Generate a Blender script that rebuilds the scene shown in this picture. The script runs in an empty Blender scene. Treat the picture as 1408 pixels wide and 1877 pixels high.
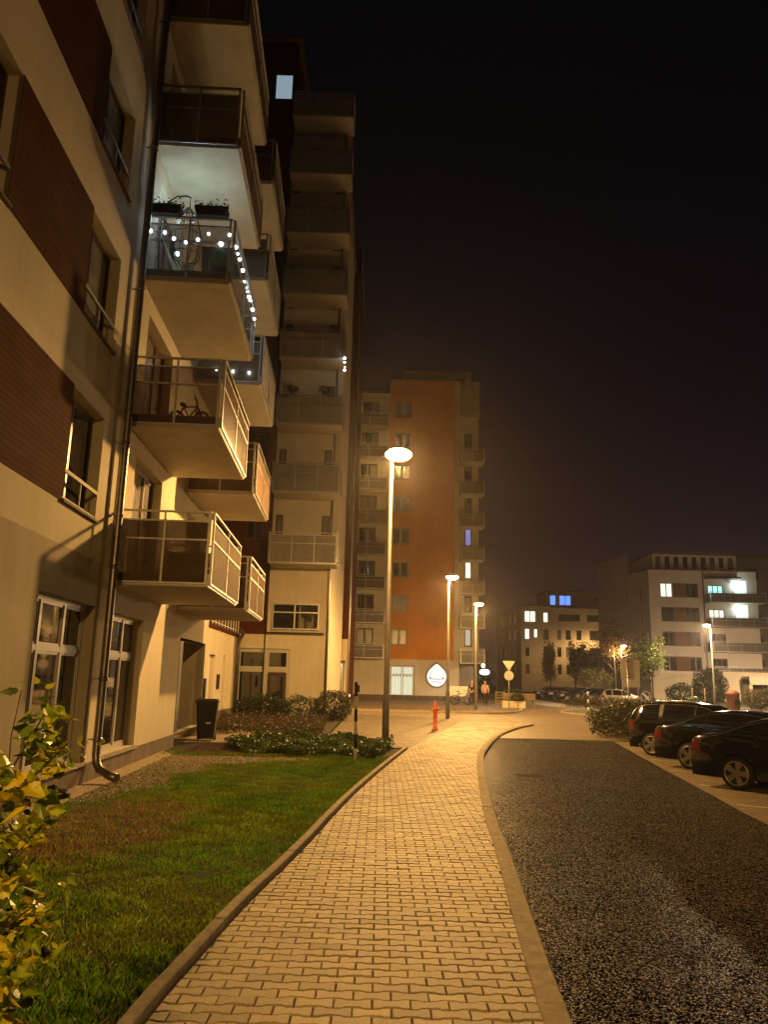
import bpy, bmesh, math, random
import numpy as np
from mathutils import Vector, Matrix
random.seed(7); rng = np.random.default_rng(7)
S = bpy.context.scene; COL = S.collection
# ---------------------------------------------------------------- camera
F, PITCH, ROLL, H = 1440.0, math.radians(12.0), math.radians(1.41), 1.6
cf = Vector((0, math.cos(PITCH), math.sin(PITCH))); r0 = Vector((1, 0, 0)); u0 = r0.cross(cf)
cr = r0*math.cos(ROLL)+u0*math.sin(ROLL); cu = u0*math.cos(ROLL)-r0*math.sin(ROLL)
cd = bpy.data.cameras.new('camera'); cam = bpy.data.objects.new('camera', cd); COL.objects.link(cam)
M = Matrix((cr, cu, -cf)).transposed().to_4x4(); M.translation = Vector((0, 0, H)); cam.matrix_world = M
cd.sensor_fit = 'VERTICAL'; cd.sensor_height = 36; cd.lens = F/1877*36; cd.clip_start = .05; cd.clip_end = 2000
S.camera = cam
# ---------------------------------------------------------------- world: night sky with town glow near the horizon
w = bpy.data.worlds.new('World'); S.world = w; w.use_nodes = True
nt = w.node_tree; bg = nt.nodes['Background']
tc = nt.nodes.new('ShaderNodeTexCoord'); sp = nt.nodes.new('ShaderNodeSeparateXYZ'); rp = nt.nodes.new('ShaderNodeValToRGB')
nt.links.new(tc.outputs['Generated'], sp.inputs[0]); nt.links.new(sp.outputs['Z'], rp.inputs[0]); nt.links.new(rp.outputs[0], bg.inputs[0])
e = rp.color_ramp.elements
e[0].position = 0; e[0].color = (.016, .007, .009, 1); e[1].position = .62; e[1].color = (.0012, .0012, .0016, 1)
k = e.new(.16); k.color = (.0085, .0038, .0062, 1); k = e.new(.34); k.color = (.0034, .0020, .0036, 1)
bg.inputs[1].default_value = 1.0
vs = S.view_settings; vs.view_transform = 'Standard'; vs.look = 'None'; vs.exposure = 0.42; vs.gamma = 1
SOD = (1.0, .535, .15); SOD2 = (1.0, .66, .36)      # sodium light
# ---------------------------------------------------------------- helpers
def add_light(name, kind, loc, power, color, radius=.15, rot=None, spot=None, blend=.6, size=None):
    l = bpy.data.lights.new(name, kind); l.energy = power; l.color = color
    if kind in ('POINT', 'SPOT'): l.shadow_soft_size = radius
    if kind == 'SPOT': l.spot_size = math.radians(spot); l.spot_blend = blend
    if kind == 'AREA': l.size = size or .3
    o = bpy.data.objects.new(name, l); COL.objects.link(o); o.location = loc
    if rot: o.rotation_euler = rot
    return o
MATS = {}
def mat(name, col=(.5, .5, .5), rough=.7, metal=0, n_scale=None, n_amt=.25, bump=0, b_scale=60, emit=None, estr=0, alpha=1, spec=.5, col2=None, transl=0, coat=0, attr=None, streak=0):
    if name in MATS: return MATS[name]
    m = bpy.data.materials.new(name); m.use_nodes = True; t = m.node_tree; N = t.nodes; L = t.links
    p = N['Principled BSDF']; p.inputs['Base Color'].default_value = (*col, 1); p.inputs['Roughness'].default_value = rough
    p.inputs['Metallic'].default_value = metal; p.inputs['Specular IOR Level'].default_value = spec; p.inputs['Coat Weight'].default_value = coat
    if emit: p.inputs['Emission Color'].default_value = (*emit, 1); p.inputs['Emission Strength'].default_value = estr
    g = N.new('ShaderNodeNewGeometry')
    if n_scale:
        nz = N.new('ShaderNodeTexNoise'); nz.inputs['Scale'].default_value = n_scale; nz.inputs['Detail'].default_value = 6; nz.inputs['Roughness'].default_value = .65
        L.new(g.outputs['Position'], nz.inputs['Vector'])
        mx = N.new('ShaderNodeMix'); mx.data_type = 'RGBA'
        c2 = col2 or tuple(c*(1-n_amt) for c in col); c1 = col if col2 else tuple(min(1, c*(1+n_amt)) for c in col)
        mx.inputs[6].default_value = (*c1, 1); mx.inputs[7].default_value = (*c2, 1)
        mr = N.new('ShaderNodeMapRange'); mr.inputs[1].default_value = .35; mr.inputs[2].default_value = .65
        L.new(nz.outputs['Fac'], mr.inputs[0]); L.new(mr.outputs[0], mx.inputs[0])
        out = mx.outputs[2]
        if streak:
            mpn = N.new('ShaderNodeMapping'); mpn.inputs['Scale'].default_value = (5, 5, .22); L.new(g.outputs['Position'], mpn.inputs[0]); sn = N.new('ShaderNodeTexNoise'); sn.inputs['Scale'].default_value = 1; sn.inputs['Detail'].default_value = 5; L.new(mpn.outputs[0], sn.inputs['Vector'])
            sm_ = N.new('ShaderNodeMapRange'); sm_.inputs[1].default_value = .35; sm_.inputs[2].default_value = .6; sm_.inputs[3].default_value = 1-streak; sm_.inputs[4].default_value = 1; L.new(sn.outputs['Fac'], sm_.inputs[0])
            s2_ = N.new('ShaderNodeMix'); s2_.data_type = 'RGBA'; s2_.blend_type = 'MULTIPLY'; s2_.inputs[0].default_value = 1; L.new(out, s2_.inputs[6]); L.new(sm_.outputs[0], s2_.inputs[7]); out = s2_.outputs[2]
        if attr:
            at = N.new('ShaderNodeAttribute'); at.attribute_name = attr
            mm = N.new('ShaderNodeMix'); mm.data_type = 'RGBA'; mm.blend_type = 'MULTIPLY'; mm.inputs[0].default_value = 1
            L.new(out, mm.inputs[6]); L.new(at.outputs['Color'], mm.inputs[7]); out = mm.outputs[2]
        L.new(out, p.inputs['Base Color'])
    elif attr:
        at = N.new('ShaderNodeAttribute'); at.attribute_name = attr; L.new(at.outputs['Color'], p.inputs['Base Color'])
    if bump:
        bz = N.new('ShaderNodeTexNoise'); bz.inputs['Scale'].default_value = b_scale; bz.inputs['Detail'].default_value = 4
        L.new(g.outputs['Position'], bz.inputs['Vector'])
        b = N.new('ShaderNodeBump'); b.inputs['Strength'].default_value = bump; b.inputs['Distance'].default_value = .01
        L.new(bz.outputs['Fac'], b.inputs['Height']); L.new(b.outputs[0], p.inputs['Normal'])
    if transl:
        tr = N.new('ShaderNodeBsdfTranslucent'); ms = N.new('ShaderNodeMixShader'); ms.inputs[0].default_value = transl
        src = p.inputs['Base Color']
        if src.is_linked: L.new(src.links[0].from_socket, tr.inputs[0])
        else: tr.inputs[0].default_value = (*col, 1)
        L.new(p.outputs[0], ms.inputs[1]); L.new(tr.outputs[0], ms.inputs[2]); L.new(ms.outputs[0], N['Material Output'].inputs[0])
    if alpha < 1:
        ta = N.new('ShaderNodeBsdfTransparent'); ms = N.new('ShaderNodeMixShader'); ms.inputs[0].default_value = alpha
        L.new(ta.outputs[0], ms.inputs[1]); L.new(p.outputs[0], ms.inputs[2]); L.new(ms.outputs[0], N['Material Output'].inputs[0])
    MATS[name] = m; return m
def tag(o, label=None, cat=None, group=None, kind=None):
    if label: o['label'] = label
    if cat: o['category'] = cat
    if group: o['group'] = group
    if kind: o['kind'] = kind
    return o
def thing(name, label, cat, loc=(0, 0, 0), rz=0, group=None):
    o = bpy.data.objects.new(name, None); COL.objects.link(o); o.location = loc; o.rotation_euler = (0, 0, rz); o.empty_display_size = .2
    return tag(o, label, cat, group)
class Fr:   # frame on a vertical plane: u along, n outward, z up
    def __init__(s, O=(0, 0), U=(1, 0), N=(0, -1)): s.O = Vector((O[0], O[1], 0)); s.U = Vector((U[0], U[1], 0)).normalized(); s.N = Vector((N[0], N[1], 0)).normalized()
    def p(s, u, n, z): return tuple(s.O+s.U*u+s.N*n+Vector((0, 0, z)))
ID = Fr((0, 0), (1, 0), (0, 1))
class MB:
    def __init__(s): s.v = []; s.f = []; s.sm = []
    def face(s, pts, smooth=False):
        b = len(s.v); s.v += [tuple(p) for p in pts]; s.f.append(tuple(range(b, b+len(pts)))); s.sm.append(smooth)
    def box(s, a, b, fr=ID):
        (u0_, n0, z0), (u1, n1, z1) = a, b; i = len(s.v)
        for z in (z0, z1):
            for u, n in ((u0_, n0), (u1, n0), (u1, n1), (u0_, n1)): s.v.append(fr.p(u, n, z))
        for q in ((0, 3, 2, 1), (4, 5, 6, 7), (0, 1, 5, 4), (1, 2, 6, 5), (2, 3, 7, 6), (3, 0, 4, 7)): s.f.append(tuple(i+k for k in q)); s.sm.append(False)
        return s
    def tube(s, pts, r, seg=8, cap=True, smooth=True):
        pts = [Vector(p) for p in pts]; rs = r if isinstance(r, (list, tuple)) else [r]*len(pts); b = len(s.v)
        t = (pts[1]-pts[0]).normalized(); a = t.orthogonal().normalized()
        for i, p in enumerate(pts):
            if i: t2 = (pts[min(i+1, len(pts)-1)]-pts[i-1]).normalized()
            else: t2 = t
            a = (a-t2*a.dot(t2)).normalized(); c = t2.cross(a)
            for k in range(seg):
                an = 2*math.pi*k/seg; s.v.append(tuple(p+(a*math.cos(an)+c*math.sin(an))*rs[i]))
        for i in range(len(pts)-1):
            for k in range(seg):
                k2 = (k+1) % seg; s.f.append((b+i*seg+k, b+i*seg+k2, b+(i+1)*seg+k2, b+(i+1)*seg+k)); s.sm.append(smooth)
        if cap:
            s.f.append(tuple(b+k for k in range(seg))[::-1]); s.sm.append(False)
            s.f.append(tuple(b+(len(pts)-1)*seg+k for k in range(seg))); s.sm.append(False)
        return s
    def lathe(s, prof, c=(0, 0, 0), seg=20, M=None):
        b = len(s.v); c = Vector(c)
        for r, z in prof:
            for k in range(seg):
                an = 2*math.pi*k/seg; p = Vector((r*math.cos(an), r*math.sin(an), z))
                if M: p = M @ p
                s.v.append(tuple(p+c))
        for i in range(len(prof)-1):
            for k in range(seg):
                k2 = (k+1) % seg; s.f.append((b+i*seg+k, b+i*seg+k2, b+(i+1)*seg+k2, b+(i+1)*seg+k)); s.sm.append(True)
        s.f.append(tuple(b+k for k in range(seg))[::-1]); s.sm.append(False)
        s.f.append(tuple(b+(len(prof)-1)*seg+k for k in range(seg))); s.sm.append(False)
        return s
    def ball(s, c, r, sc=(1, 1, 1), seg=12):
        pr = [(math.sin(math.pi*i/8)*r+1e-5, -math.cos(math.pi*i/8)*r) for i in range(9)]
        return s.lathe(pr, c, seg, Matrix.Diagonal((*sc, 1)).to_3x3())
    def prism(s, outline, n0, n1, fr):   # outline in (u,z)
        b = len(s.v); k = len(outline)
        for n in (n0, n1):
            for u, z in outline: s.v.append(fr.p(u, n, z))
        s.f.append(tuple(b+i for i in range(k))); s.f.append(tuple(b+k+i for i in range(k))[::-1]); s.sm += [False]*2
        for i in range(k): s.f.append((b+i, b+k+i, b+k+(i+1) % k, b+(i+1) % k)); s.sm.append(False)
        return s
    def build(s, name, m, parent=None, bevel=0, local=False):
        me = bpy.data.meshes.new(name); me.from_pydata(s.v, [], s.f); me.polygons.foreach_set('use_smooth', s.sm)
        if m: me.materials.append(m)
        bm = bmesh.new(); bm.from_mesh(me); bmesh.ops.recalc_face_normals(bm, faces=bm.faces); bm.to_mesh(me); bm.free(); me.update()
        o = bpy.data.objects.new(name, me); COL.objects.link(o)
        if parent:
            o.parent = parent
            if not local: o.matrix_parent_inverse = world_of(parent).inverted()
        if bevel:
            b = o.modifiers.new('bevel', 'BEVEL'); b.width = bevel; b.segments = 2; b.limit_method = 'ANGLE'
        return o
def world_of(o):
    mb = Matrix.LocRotScale(o.location, o.rotation_euler, o.scale)
    return (world_of(o.parent) @ o.matrix_parent_inverse @ mb) if o.parent else mb
def np_mesh(name, V, Fc, m, parent=None, cols=None, smooth=False, kind=None):
    V = np.asarray(V, np.float32); me = bpy.data.meshes.new(name)
    me.vertices.add(len(V)); me.vertices.foreach_set('co', V.ravel())
    Fc = np.asarray(Fc, np.int32); n, k_ = Fc.shape
    me.loops.add(n*k_); me.loops.foreach_set('vertex_index', Fc.ravel())
    me.polygons.add(n); me.polygons.foreach_set('loop_start', np.arange(0, n*k_, k_, dtype=np.int32))
    me.polygons.foreach_set('use_smooth', np.full(n, smooth)); me.update(calc_edges=True)
    if cols is not None:
        a = me.color_attributes.new('tint', 'FLOAT_COLOR', 'POINT'); a.data.foreach_set('color', np.asarray(cols, np.float32).ravel())
    me.materials.append(m); me.validate()
    o = bpy.data.objects.new(name, me); COL.objects.link(o)
    if parent: o.parent = parent; o.matrix_parent_inverse = world_of(parent).inverted()
    if kind: o['kind'] = kind
    return o
def rotmats(n, tilt=1.0, yaw=None):
    """random rotations: yaw then tilt about random axis"""
    y = rng.uniform(0, 2*np.pi, n) if yaw is None else yaw; t = rng.uniform(-tilt, tilt, n); q = rng.uniform(-tilt, tilt, n)
    cy, sy, ct, st, cq, sq = np.cos(y), np.sin(y), np.cos(t), np.sin(t), np.cos(q), np.sin(q)
    Z = np.zeros((n, 3, 3)); X = Z.copy(); Y = Z.copy()
    Z[:, 0, 0] = cy; Z[:, 0, 1] = -sy; Z[:, 1, 0] = sy; Z[:, 1, 1] = cy; Z[:, 2, 2] = 1
    X[:, 0, 0] = 1; X[:, 1, 1] = ct; X[:, 1, 2] = -st; X[:, 2, 1] = st; X[:, 2, 2] = ct
    Y[:, 0, 0] = cq; Y[:, 0, 2] = sq; Y[:, 2, 0] = -sq; Y[:, 2, 2] = cq; Y[:, 1, 1] = 1
    return Z @ X @ Y
def scatter(T, Fc, P, R, sc):
    """instances of template (T,Fc) at P with rotations R and scales"""
    T = np.asarray(T, float); n = len(P); sc = np.asarray(sc).reshape(n, -1)
    V = np.einsum('nij,nkj->nki', R, T[None]*sc[:, None, :])+P[:, None, :]
    Fa = np.asarray(Fc)[None]+(np.arange(n)*len(T))[:, None, None]
    return V.reshape(-1, 3), Fa.reshape(-1, len(Fc[0]))
LEAF = ([(0, 0, 0), (.5, .34, .10), (1, 0, -.05), (.5, -.34, .10)], [(0, 1, 2, 3)])
def leafcloud(name, P, size, m, tint, parent=None, tilt=1.2, kind=None, var=.35):
    n = len(P); s = size*rng.uniform(.6, 1.3, n); V, Fa = scatter(LEAF[0], LEAF[1], P, rotmats(n, tilt), s[:, None])
    t = np.asarray(tint)[rng.integers(0, len(tint), n)]*rng.uniform(1-var, 1+var, (n, 1)); c = np.c_[t, np.ones(n)]
    return np_mesh(name, V, Fa, m, parent, np.repeat(c, 4, 0), kind=kind)
def cr_spline(P, step=.25):
    P = [Vector(p) for p in P]; P = [P[0]*2-P[1]]+P+[P[-1]*2-P[-2]]; out = []
    for i in range(1, len(P)-2):
        n = max(2, int((P[i+1]-P[i]).length/step))
        for k_ in range(n):
            t = k_/n; a, b, c, d = P[i-1:i+3]
            out.append(.5*((2*b)+(c-a)*t+(2*a-5*b+4*c-d)*t*t+(3*b-a-3*c+d)*t**3))
    return out+[P[-2]]
def poly(name, pts, z, m, kind='structure'):
    b = MB(); b.face([(p[0], p[1], z) for p in pts]); o = b.build(name, m); me = o.data
    if me.polygons[0].normal.z < 0: me.flip_normals()
    o['kind'] = kind; return o
# ---------------------------------------------------------------- materials
M_cream = mat('cream_render', (.56, .50, .37), .9, n_scale=1.3, n_amt=.07, streak=.06, bump=.35, b_scale=160)
M_cream2 = mat('pale_render', (.60, .53, .40), .9, n_scale=.8, n_amt=.06, streak=.06, bump=.3, b_scale=120)
M_taupe = mat('taupe_render', (.36, .315, .235), .9, n_scale=1.5, n_amt=.08, streak=.06, bump=.4, b_scale=160)
M_plinth = mat('plinth_render', (.15, .11, .085), .85, n_scale=3, n_amt=.25, bump=.4, b_scale=120, streak=.3)
M_red = mat('dark_red_render', (.075, .017, .011), .95, spec=.1, n_scale=2, n_amt=.12, bump=.2, b_scale=90)
M_orange = mat('rust_orange_render', (.62, .225, .014), .88, n_scale=.6, n_amt=.1, streak=.06, bump=.2, b_scale=60)
M_slab = mat('painted_concrete', (.46, .41, .31), .85, n_scale=2, n_amt=.1, bump=.3, b_scale=80, streak=.06)
M_steel = mat('galvanised_steel', (.42, .41, .39), .42, metal=.75, n_scale=14, n_amt=.15)
M_pole = mat('grey_pole_paint', (.11, .10, .085), .55, n_scale=9, n_amt=.25)
M_pipe = mat('zinc_downpipe', (.22, .2, .18), .38, metal=.85, n_scale=9, n_amt=.2)
M_frame = mat('white_window_frame', (.46, .44, .38), .4, n_scale=8, n_amt=.05)
M_dframe = mat('dark_brown_frame', (.05, .022, .014), .35, n_scale=8, n_amt=.1)
M_pane = mat('dark_window_glass', (.012, .012, .013), .03, spec=1.0)
M_curtain = mat('net_curtain_glass', (.15, .14, .13), .25, n_scale=5, n_amt=.3, spec=.8)
M_sill = mat('stone_sill', (.30, .25, .19), .7, n_scale=8, n_amt=.15)
M_guard = mat('frosted_guard_glass', (.10, .07, .055), .3, alpha=.6)
M_frost = mat('frosted_balcony_panel', (.12, .075, .05), .75, spec=.15, n_scale=3, n_amt=.2, alpha=.82)
M_frost2 = mat('pale_balcony_panel', (.25, .23, .20), .7, spec=.2, n_scale=2.5, n_amt=.15, alpha=.8)
M_clear = mat('clear_balcony_panel', (.10, .11, .12), .08, alpha=.33, spec=1)
M_black = mat('black_plastic', (.012, .012, .013), .45)
M_blackm = mat('black_metal', (.02, .02, .02), .4, metal=.5)
M_white = mat('white_paint', (.7, .68, .62), .5, n_scale=20, n_amt=.08)
M_wood = mat('weathered_wood', (.20, .14, .085), .75, n_scale=12, n_amt=.3)
M_greym = mat('grey_metal_back', (.42, .40, .37), .5, metal=.3, n_scale=5, n_amt=.08)
M_leaf = mat('foliage', rough=.36, attr='tint', transl=.35)
M_bark = mat('bark', (.07, .05, .035), .9, n_scale=20, n_amt=.3)
def brickmat(name, c1, c2, mortar, sx, sy, msize, rough=.8, rot=0, vert=False, bump=.5, spec=.3):
    m = bpy.data.materials.new(name); m.use_nodes = True; t = m.node_tree; N = t.nodes; L = t.links; p = N['Principled BSDF']
    g = N.new('ShaderNodeNewGeometry'); mp = N.new('ShaderNodeMapping'); mp.inputs['Rotation'].default_value = (0, 0, rot)
    src = g.outputs['Position']
    if vert:   # u = y, v = z
        s_ = N.new('ShaderNodeSeparateXYZ'); c_ = N.new('ShaderNodeCombineXYZ'); L.new(src, s_.inputs[0]); L.new(s_.outputs[1], c_.inputs[0]); L.new(s_.outputs[2], c_.inputs[1]); src = c_.outputs[0]
    L.new(src, mp.inputs[0])
    b = N.new('ShaderNodeTexBrick'); b.inputs['Scale'].default_value = 1; b.inputs['Brick Width'].default_value = sx; b.inputs['Row Height'].default_value = sy
    b.inputs['Mortar Size'].default_value = msize; b.inputs['Color1'].default_value = (*c1, 1); b.inputs['Color2'].default_value = (*c2, 1); b.inputs['Mortar'].default_value = (*mortar, 1)
    L.new(mp.outputs[0], b.inputs[0]); nz = N.new('ShaderNodeTexNoise'); nz.inputs['Scale'].default_value = 2.2; nz.inputs['Detail'].default_value = 8; L.new(g.outputs['Position'], nz.inputs[0])
    mr = N.new('ShaderNodeMapRange'); mr.inputs[3].default_value = .6; mr.inputs[4].default_value = 1.4; L.new(nz.outputs[0], mr.inputs[0])
    mm = N.new('ShaderNodeMix'); mm.data_type = 'RGBA'; mm.blend_type = 'MULTIPLY'; mm.inputs[0].default_value = 1; L.new(b.outputs[0], mm.inputs[6]); L.new(mr.outputs[0], mm.inputs[7])
    L.new(mm.outputs[2], p.inputs['Base Color']); p.inputs['Roughness'].default_value = rough; p.inputs['Specular IOR Level'].default_value = spec
    bp = N.new('ShaderNodeBump'); bp.invert = True; bp.inputs['Strength'].default_value = bump; bp.inputs['Distance'].default_value = .006; L.new(b.outputs['Fac'], bp.inputs['Height']); L.new(bp.outputs[0], p.inputs['Normal'])
    return m
M_clad = brickmat('brown_tile_cladding', (.085, .034, .012), (.07, .027, .009), (.03, .012, .005), .9, .075, .006, .9, vert=True, spec=.06, bump=.3)
# asphalt with pale wet-looking chips
def asphalt():
    m = bpy.data.materials.new('coarse_asphalt'); m.use_nodes = True; t = m.node_tree; N = t.nodes; L = t.links; p = N['Principled BSDF']
    g = N.new('ShaderNodeNewGeometry'); v = N.new('ShaderNodeTexVoronoi'); v.inputs['Scale'].default_value = 125; L.new(g.outputs['Position'], v.inputs['Vector'])
    sc = N.new('ShaderNodeSeparateColor'); L.new(v.outputs['Color'], sc.inputs[0])
    rp = N.new('ShaderNodeValToRGB'); L.new(sc.outputs[0], rp.inputs[0]); e = rp.color_ramp.elements
    e[0].color = (.003, .002, .0015, 1); e[1].color = (.22, .13, .05, 1); e[0].position = .6; k = e.new(.8); k.color = (.012, .008, .0045, 1)
    big = N.new('ShaderNodeTexNoise'); big.inputs['Scale'].default_value = .9; big.inputs['Detail'].default_value = 5; L.new(g.outputs['Position'], big.inputs[0])
    mr = N.new('ShaderNodeMapRange'); mr.inputs[1].default_value = .3; mr.inputs[2].default_value = .7; mr.inputs[3].default_value = .45; mr.inputs[4].default_value = 1.25; L.new(big.outputs[0], mr.inputs[0])
    mm = N.new('ShaderNodeMix'); mm.data_type = 'RGBA'; mm.blend_type = 'MULTIPLY'; mm.inputs[0].default_value = 1; L.new(rp.outputs[0], mm.inputs[6]); L.new(mr.outputs[0], mm.inputs[7]); L.new(mm.outputs[2], p.inputs['Base Color'])
    r2 = N.new('ShaderNodeMapRange'); r2.inputs[3].default_value = .22; r2.inputs[4].default_value = .5; L.new(sc.outputs[1], r2.inputs[0]); L.new(r2.outputs[0], p.inputs['Roughness']); sr = N.new('ShaderNodeMapRange'); sr.inputs[1].default_value = .70; sr.inputs[2].default_value = .95; sr.inputs[3].default_value = 0; sr.inputs[4].default_value = .6; L.new(sc.outputs[0], sr.inputs[0]); L.new(sr.outputs[0], p.inputs['Specular IOR Level'])
    b = N.new('ShaderNodeBump'); b.invert = True; b.inputs['Strength'].default_value = 1; b.inputs['Distance'].default_value = .012; L.new(v.outputs['Distance'], b.inputs['Height']); L.new(b.outputs[0], p.inputs['Normal'])
    return m
M_road = asphalt()
M_kerb = mat('concrete_kerb', (.34, .28, .19), .85, n_scale=9, n_amt=.24, bump=.4, b_scale=200)
M_paver = mat('concrete_paver', (.385, .31, .185), .62, n_scale=70, n_amt=.16, bump=.35, b_scale=260, attr='tint')
M_joint = mat('sand_joint', (.05, .035, .022), .95, n_scale=40, n_amt=.3)
M_square = brickmat('brick_paving', (.30, .235, .15), (.21, .165, .105), (.045, .03, .018), .4, .2, .022, .7, rot=math.radians(32))
M_junc = brickmat('junction_setts', (.27, .205, .13), (.20, .155, .10), (.10, .07, .045), .3, .15, .012, .6, rot=.1, bump=.2)
M_bay = brickmat('bay_pavers', (.26, .205, .135), (.21, .165, .11), (.09, .065, .045), .2, .1, .008, .7, rot=math.radians(-45))
M_soil = mat('dark_soil', (.035, .024, .014), .95, n_scale=8, n_amt=.4, bump=.8, b_scale=60)
M_far = mat('far_ground', (.06, .05, .04), .9, n_scale=.3, n_amt=.2)
M_path = mat('concrete_path', (.36, .29, .2), .85, n_scale=4, n_amt=.12, bump=.3, b_scale=100)
# ---------------------------------------------------------------- ground
KR = [(.62, -6), (.70, -1), (.83, 2), (.97, 4.2), (1.09, 5.71), (1.3, 8.12), (1.52, 10.8), (2.12, 16.31), (2.71, 20.3), (3.89, 25.69), (5.25, 30.02), (6.3, 32.2)]
KL = [(-1.35, -6), (-1.22, -1), (-1.12, 2), (-1.07, 4.08), (-1.02, 4.85), (-.92, 6.05), (-.68, 8.14), (-.38, 11.2), (.08, 14.9), (.71, 19.42)]
KR = cr_spline([(*p, 0) for p in KR], .1); KL = cr_spline([(*p, 0) for p in KL], .1)
PK = cr_spline([(4.3, -6, 0), (4.45, 2, 0), (4.6, 6, 0), (4.93, 10.47, 0), (5.39, 13.61, 0), (6.26, 19.29, 0), (7.1, 24.6, 0)], .3)
def xat(C, y):
    ys = [p.y for p in C]; return float(np.interp(y, ys, [p.x for p in C]))
b = MB(); b.face([(-350, -120, -.16), (350, -120, -.16), (350, 420, -.16), (-350, 420, -.16)]); b.build('ground', M_far)['kind'] = 'structure'
poly('road', [(p.x-.05, p.y) for p in KR if p.y < 24.7]+[(p.x, p.y) for p in PK[::-1]], -.08, M_road)
poly('junction_road', [(2.6, 24.62), (7.6, 24.62), (9.6, 30), (12.5, 40), (34, 46), (34, 72), (13, 62), (12, 74), (13.5, 100), (8.2, 100), (8.4, 62), (6, 52), (-12, 52), (-12, 38), (2.6, 38)], -.06, M_junc)
poly('parking_bays', [(p.x, p.y) for p in PK]+[(16, 24.6), (16, -6)], -.074, M_bay)
poly('paved_square', [(.45, 19.3), (-.2, 21.5), (-1.4, 24), (-1.4, 38.6), (5.9, 38.6), (5.6, 31)]+[(p.x+.02, p.y) for p in KR[::-1] if p.y > 19.5 and p.y < 31], -.012, M_square)
poly('far_pavement', [(-12, 42.2), (6.2, 42.2), (8.6, 50), (9.2, 62), (8.4, 66.2), (-12, 66.2)], -.03, M_square)
poly('lot_road', [(12.2, 54), (14.6, 54), (17.3, 112), (12.6, 112)], -.05, M_path)
poly('grass_field', [(13.5, 40.5), (19, 58), (19.3, 66), (40, 110), (140, 110), (140, 20), (17, 20), (16.2, 30)], -.10, mat('rough_verge', (.05, .055, .018), .9, n_scale=1.2, n_amt=.4, bump=1, b_scale=20))
poly('far_path', [(16.5, 49), (21, 57), (30, 60), (60, 60), (60, 53), (27, 50.5), (22, 46)], -.05, M_path)
# lawn base
lb = MB(); YS = np.arange(-6, 36.1, .5)
WX = lambda y: -3.73-.048*y
for i in range(len(YS)-1):
    y0, y1 = YS[i], YS[i+1]; e0 = xat(KL, y0) if y0 < 19.4 else max(-1.45, .6-(y0-19.4)*.45); e1 = xat(KL, y1) if y1 < 19.4 else max(-1.45, .6-(y1-19.4)*.45)
    lb.face([(WX(y0)-2, y0, -.006), (e0-.03, y0, -.006), (e1-.03, y1, -.006), (WX(y1)-2, y1, -.006)])
lb.build('soil', M_soil)['kind'] = 'structure'
# sidewalk bed + bone-shaped pavers
sb = MB(); ys = np.arange(-6, 33, .5)
def left_edge(y): return xat(KL, y) if y <= 19.42 else .71+(y-19.42)*.196
def right_edge(y): return xat(KR, y)-.135
for i in range(len(ys)-1): sb.face([(left_edge(ys[i]), ys[i], -.013), (right_edge(ys[i])+.03, ys[i], -.011), (right_edge(ys[i+1])+.03, ys[i+1], -.011), (left_edge(ys[i+1]), ys[i+1], -.011)])
sb.build('sidewalk_bed', M_joint)['kind'] = 'structure'
def clip(pts, a, nrm):
    out = []
    for i in range(len(pts)):
        p, q = pts[i], pts[(i+1) % len(pts)]; dp = (p[0]-a[0])*nrm[0]+(p[1]-a[1])*nrm[1]; dq = (q[0]-a[0])*nrm[0]+(q[1]-a[1])*nrm[1]
        if dp >= 0: out.append(p)
        if dp*dq < 0: t = dp/(dp-dq); out.append((p[0]+(q[0]-p[0])*t, p[1]+(q[1]-p[1])*t))
    return out
pv, pf, pc = [], [], []
L2, RP, g_ = .0975, .105, .0034
gy = .0085; bone = [(-L2+g_, -.0605+gy), (-.058, -.0605+gy), (-.036, -.0445+gy), (.036, -.0445+gy), (.058, -.0605+gy), (L2-g_, -.0605+gy)]
bone = bone+[(-x, -y) for x, y in bone]
row = 0; y = 2.6
while y < 32.6:
    off = (row % 2)*L2; le, re = left_edge(y)+.012, right_edge(y)-.006; k0 = int(math.floor((le-off)/(2*L2)))
    nl = (1, -(left_edge(y+.1)-left_edge(y-.1))/.2); nr = (-1, (right_edge(y+.1)-right_edge(y-.1))/.2)
    for k_ in range(k0, int((re-off)/(2*L2))+2):
        cx = off+k_*2*L2; dx, dy, rot = random.gauss(0, .0007), random.gauss(0, .0007), random.gauss(0, .004)
        P = [(cx+dx+px-rot*py, y+dy+py+rot*px) for px, py in bone]
        if cx < le+.25: P = clip(P, (le, y), nl)
        if len(P) > 2 and cx > re-.25: P = clip(P, (re, y), nr)
        if len(P) < 3: continue
        mx_ = sum(p[0] for p in P)/len(P); my_ = sum(p[1] for p in P)/len(P)
        if max(p[0] for p in P)-min(p[0] for p in P) < .02: continue
        bi = len(pv); n = len(P); dz = random.gauss(0, .0012); tl = (random.gauss(0, .014), random.gauss(0, .02))
        for p in P: pv.append((p[0], p[1], -.03))
        for p in P: pv.append((p[0], p[1], -.0035+dz))
        for p in P:
            qx, qy = mx_+(p[0]-mx_)*.955, my_+(p[1]-my_)*.91; pv.append((qx, qy, dz+(qx-mx_)*tl[0]+(qy-my_)*tl[1]))
        for i in range(n):
            j = (i+1) % n; pf += [(bi+i, bi+j, bi+n+j, bi+n+i), (bi+n+i, bi+n+j, bi+2*n+j, bi+2*n+i)]
        pf.append(tuple(bi+2*n+i for i in range(n)))
        g0 = max(.5, min(1.4, random.gauss(1, .12)))*(1+.10*math.sin(cx*2.1+y*.9+math.sin(y*1.7)*2)*math.sin(y*1.3-cx*1.9))*(.72 if random.random() < .035 else 1); c = (g0, g0*random.gauss(1, .015), g0*random.gauss(1, .03), 1); pc += [c]*(3*n)
    row += 1; y += RP
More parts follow.
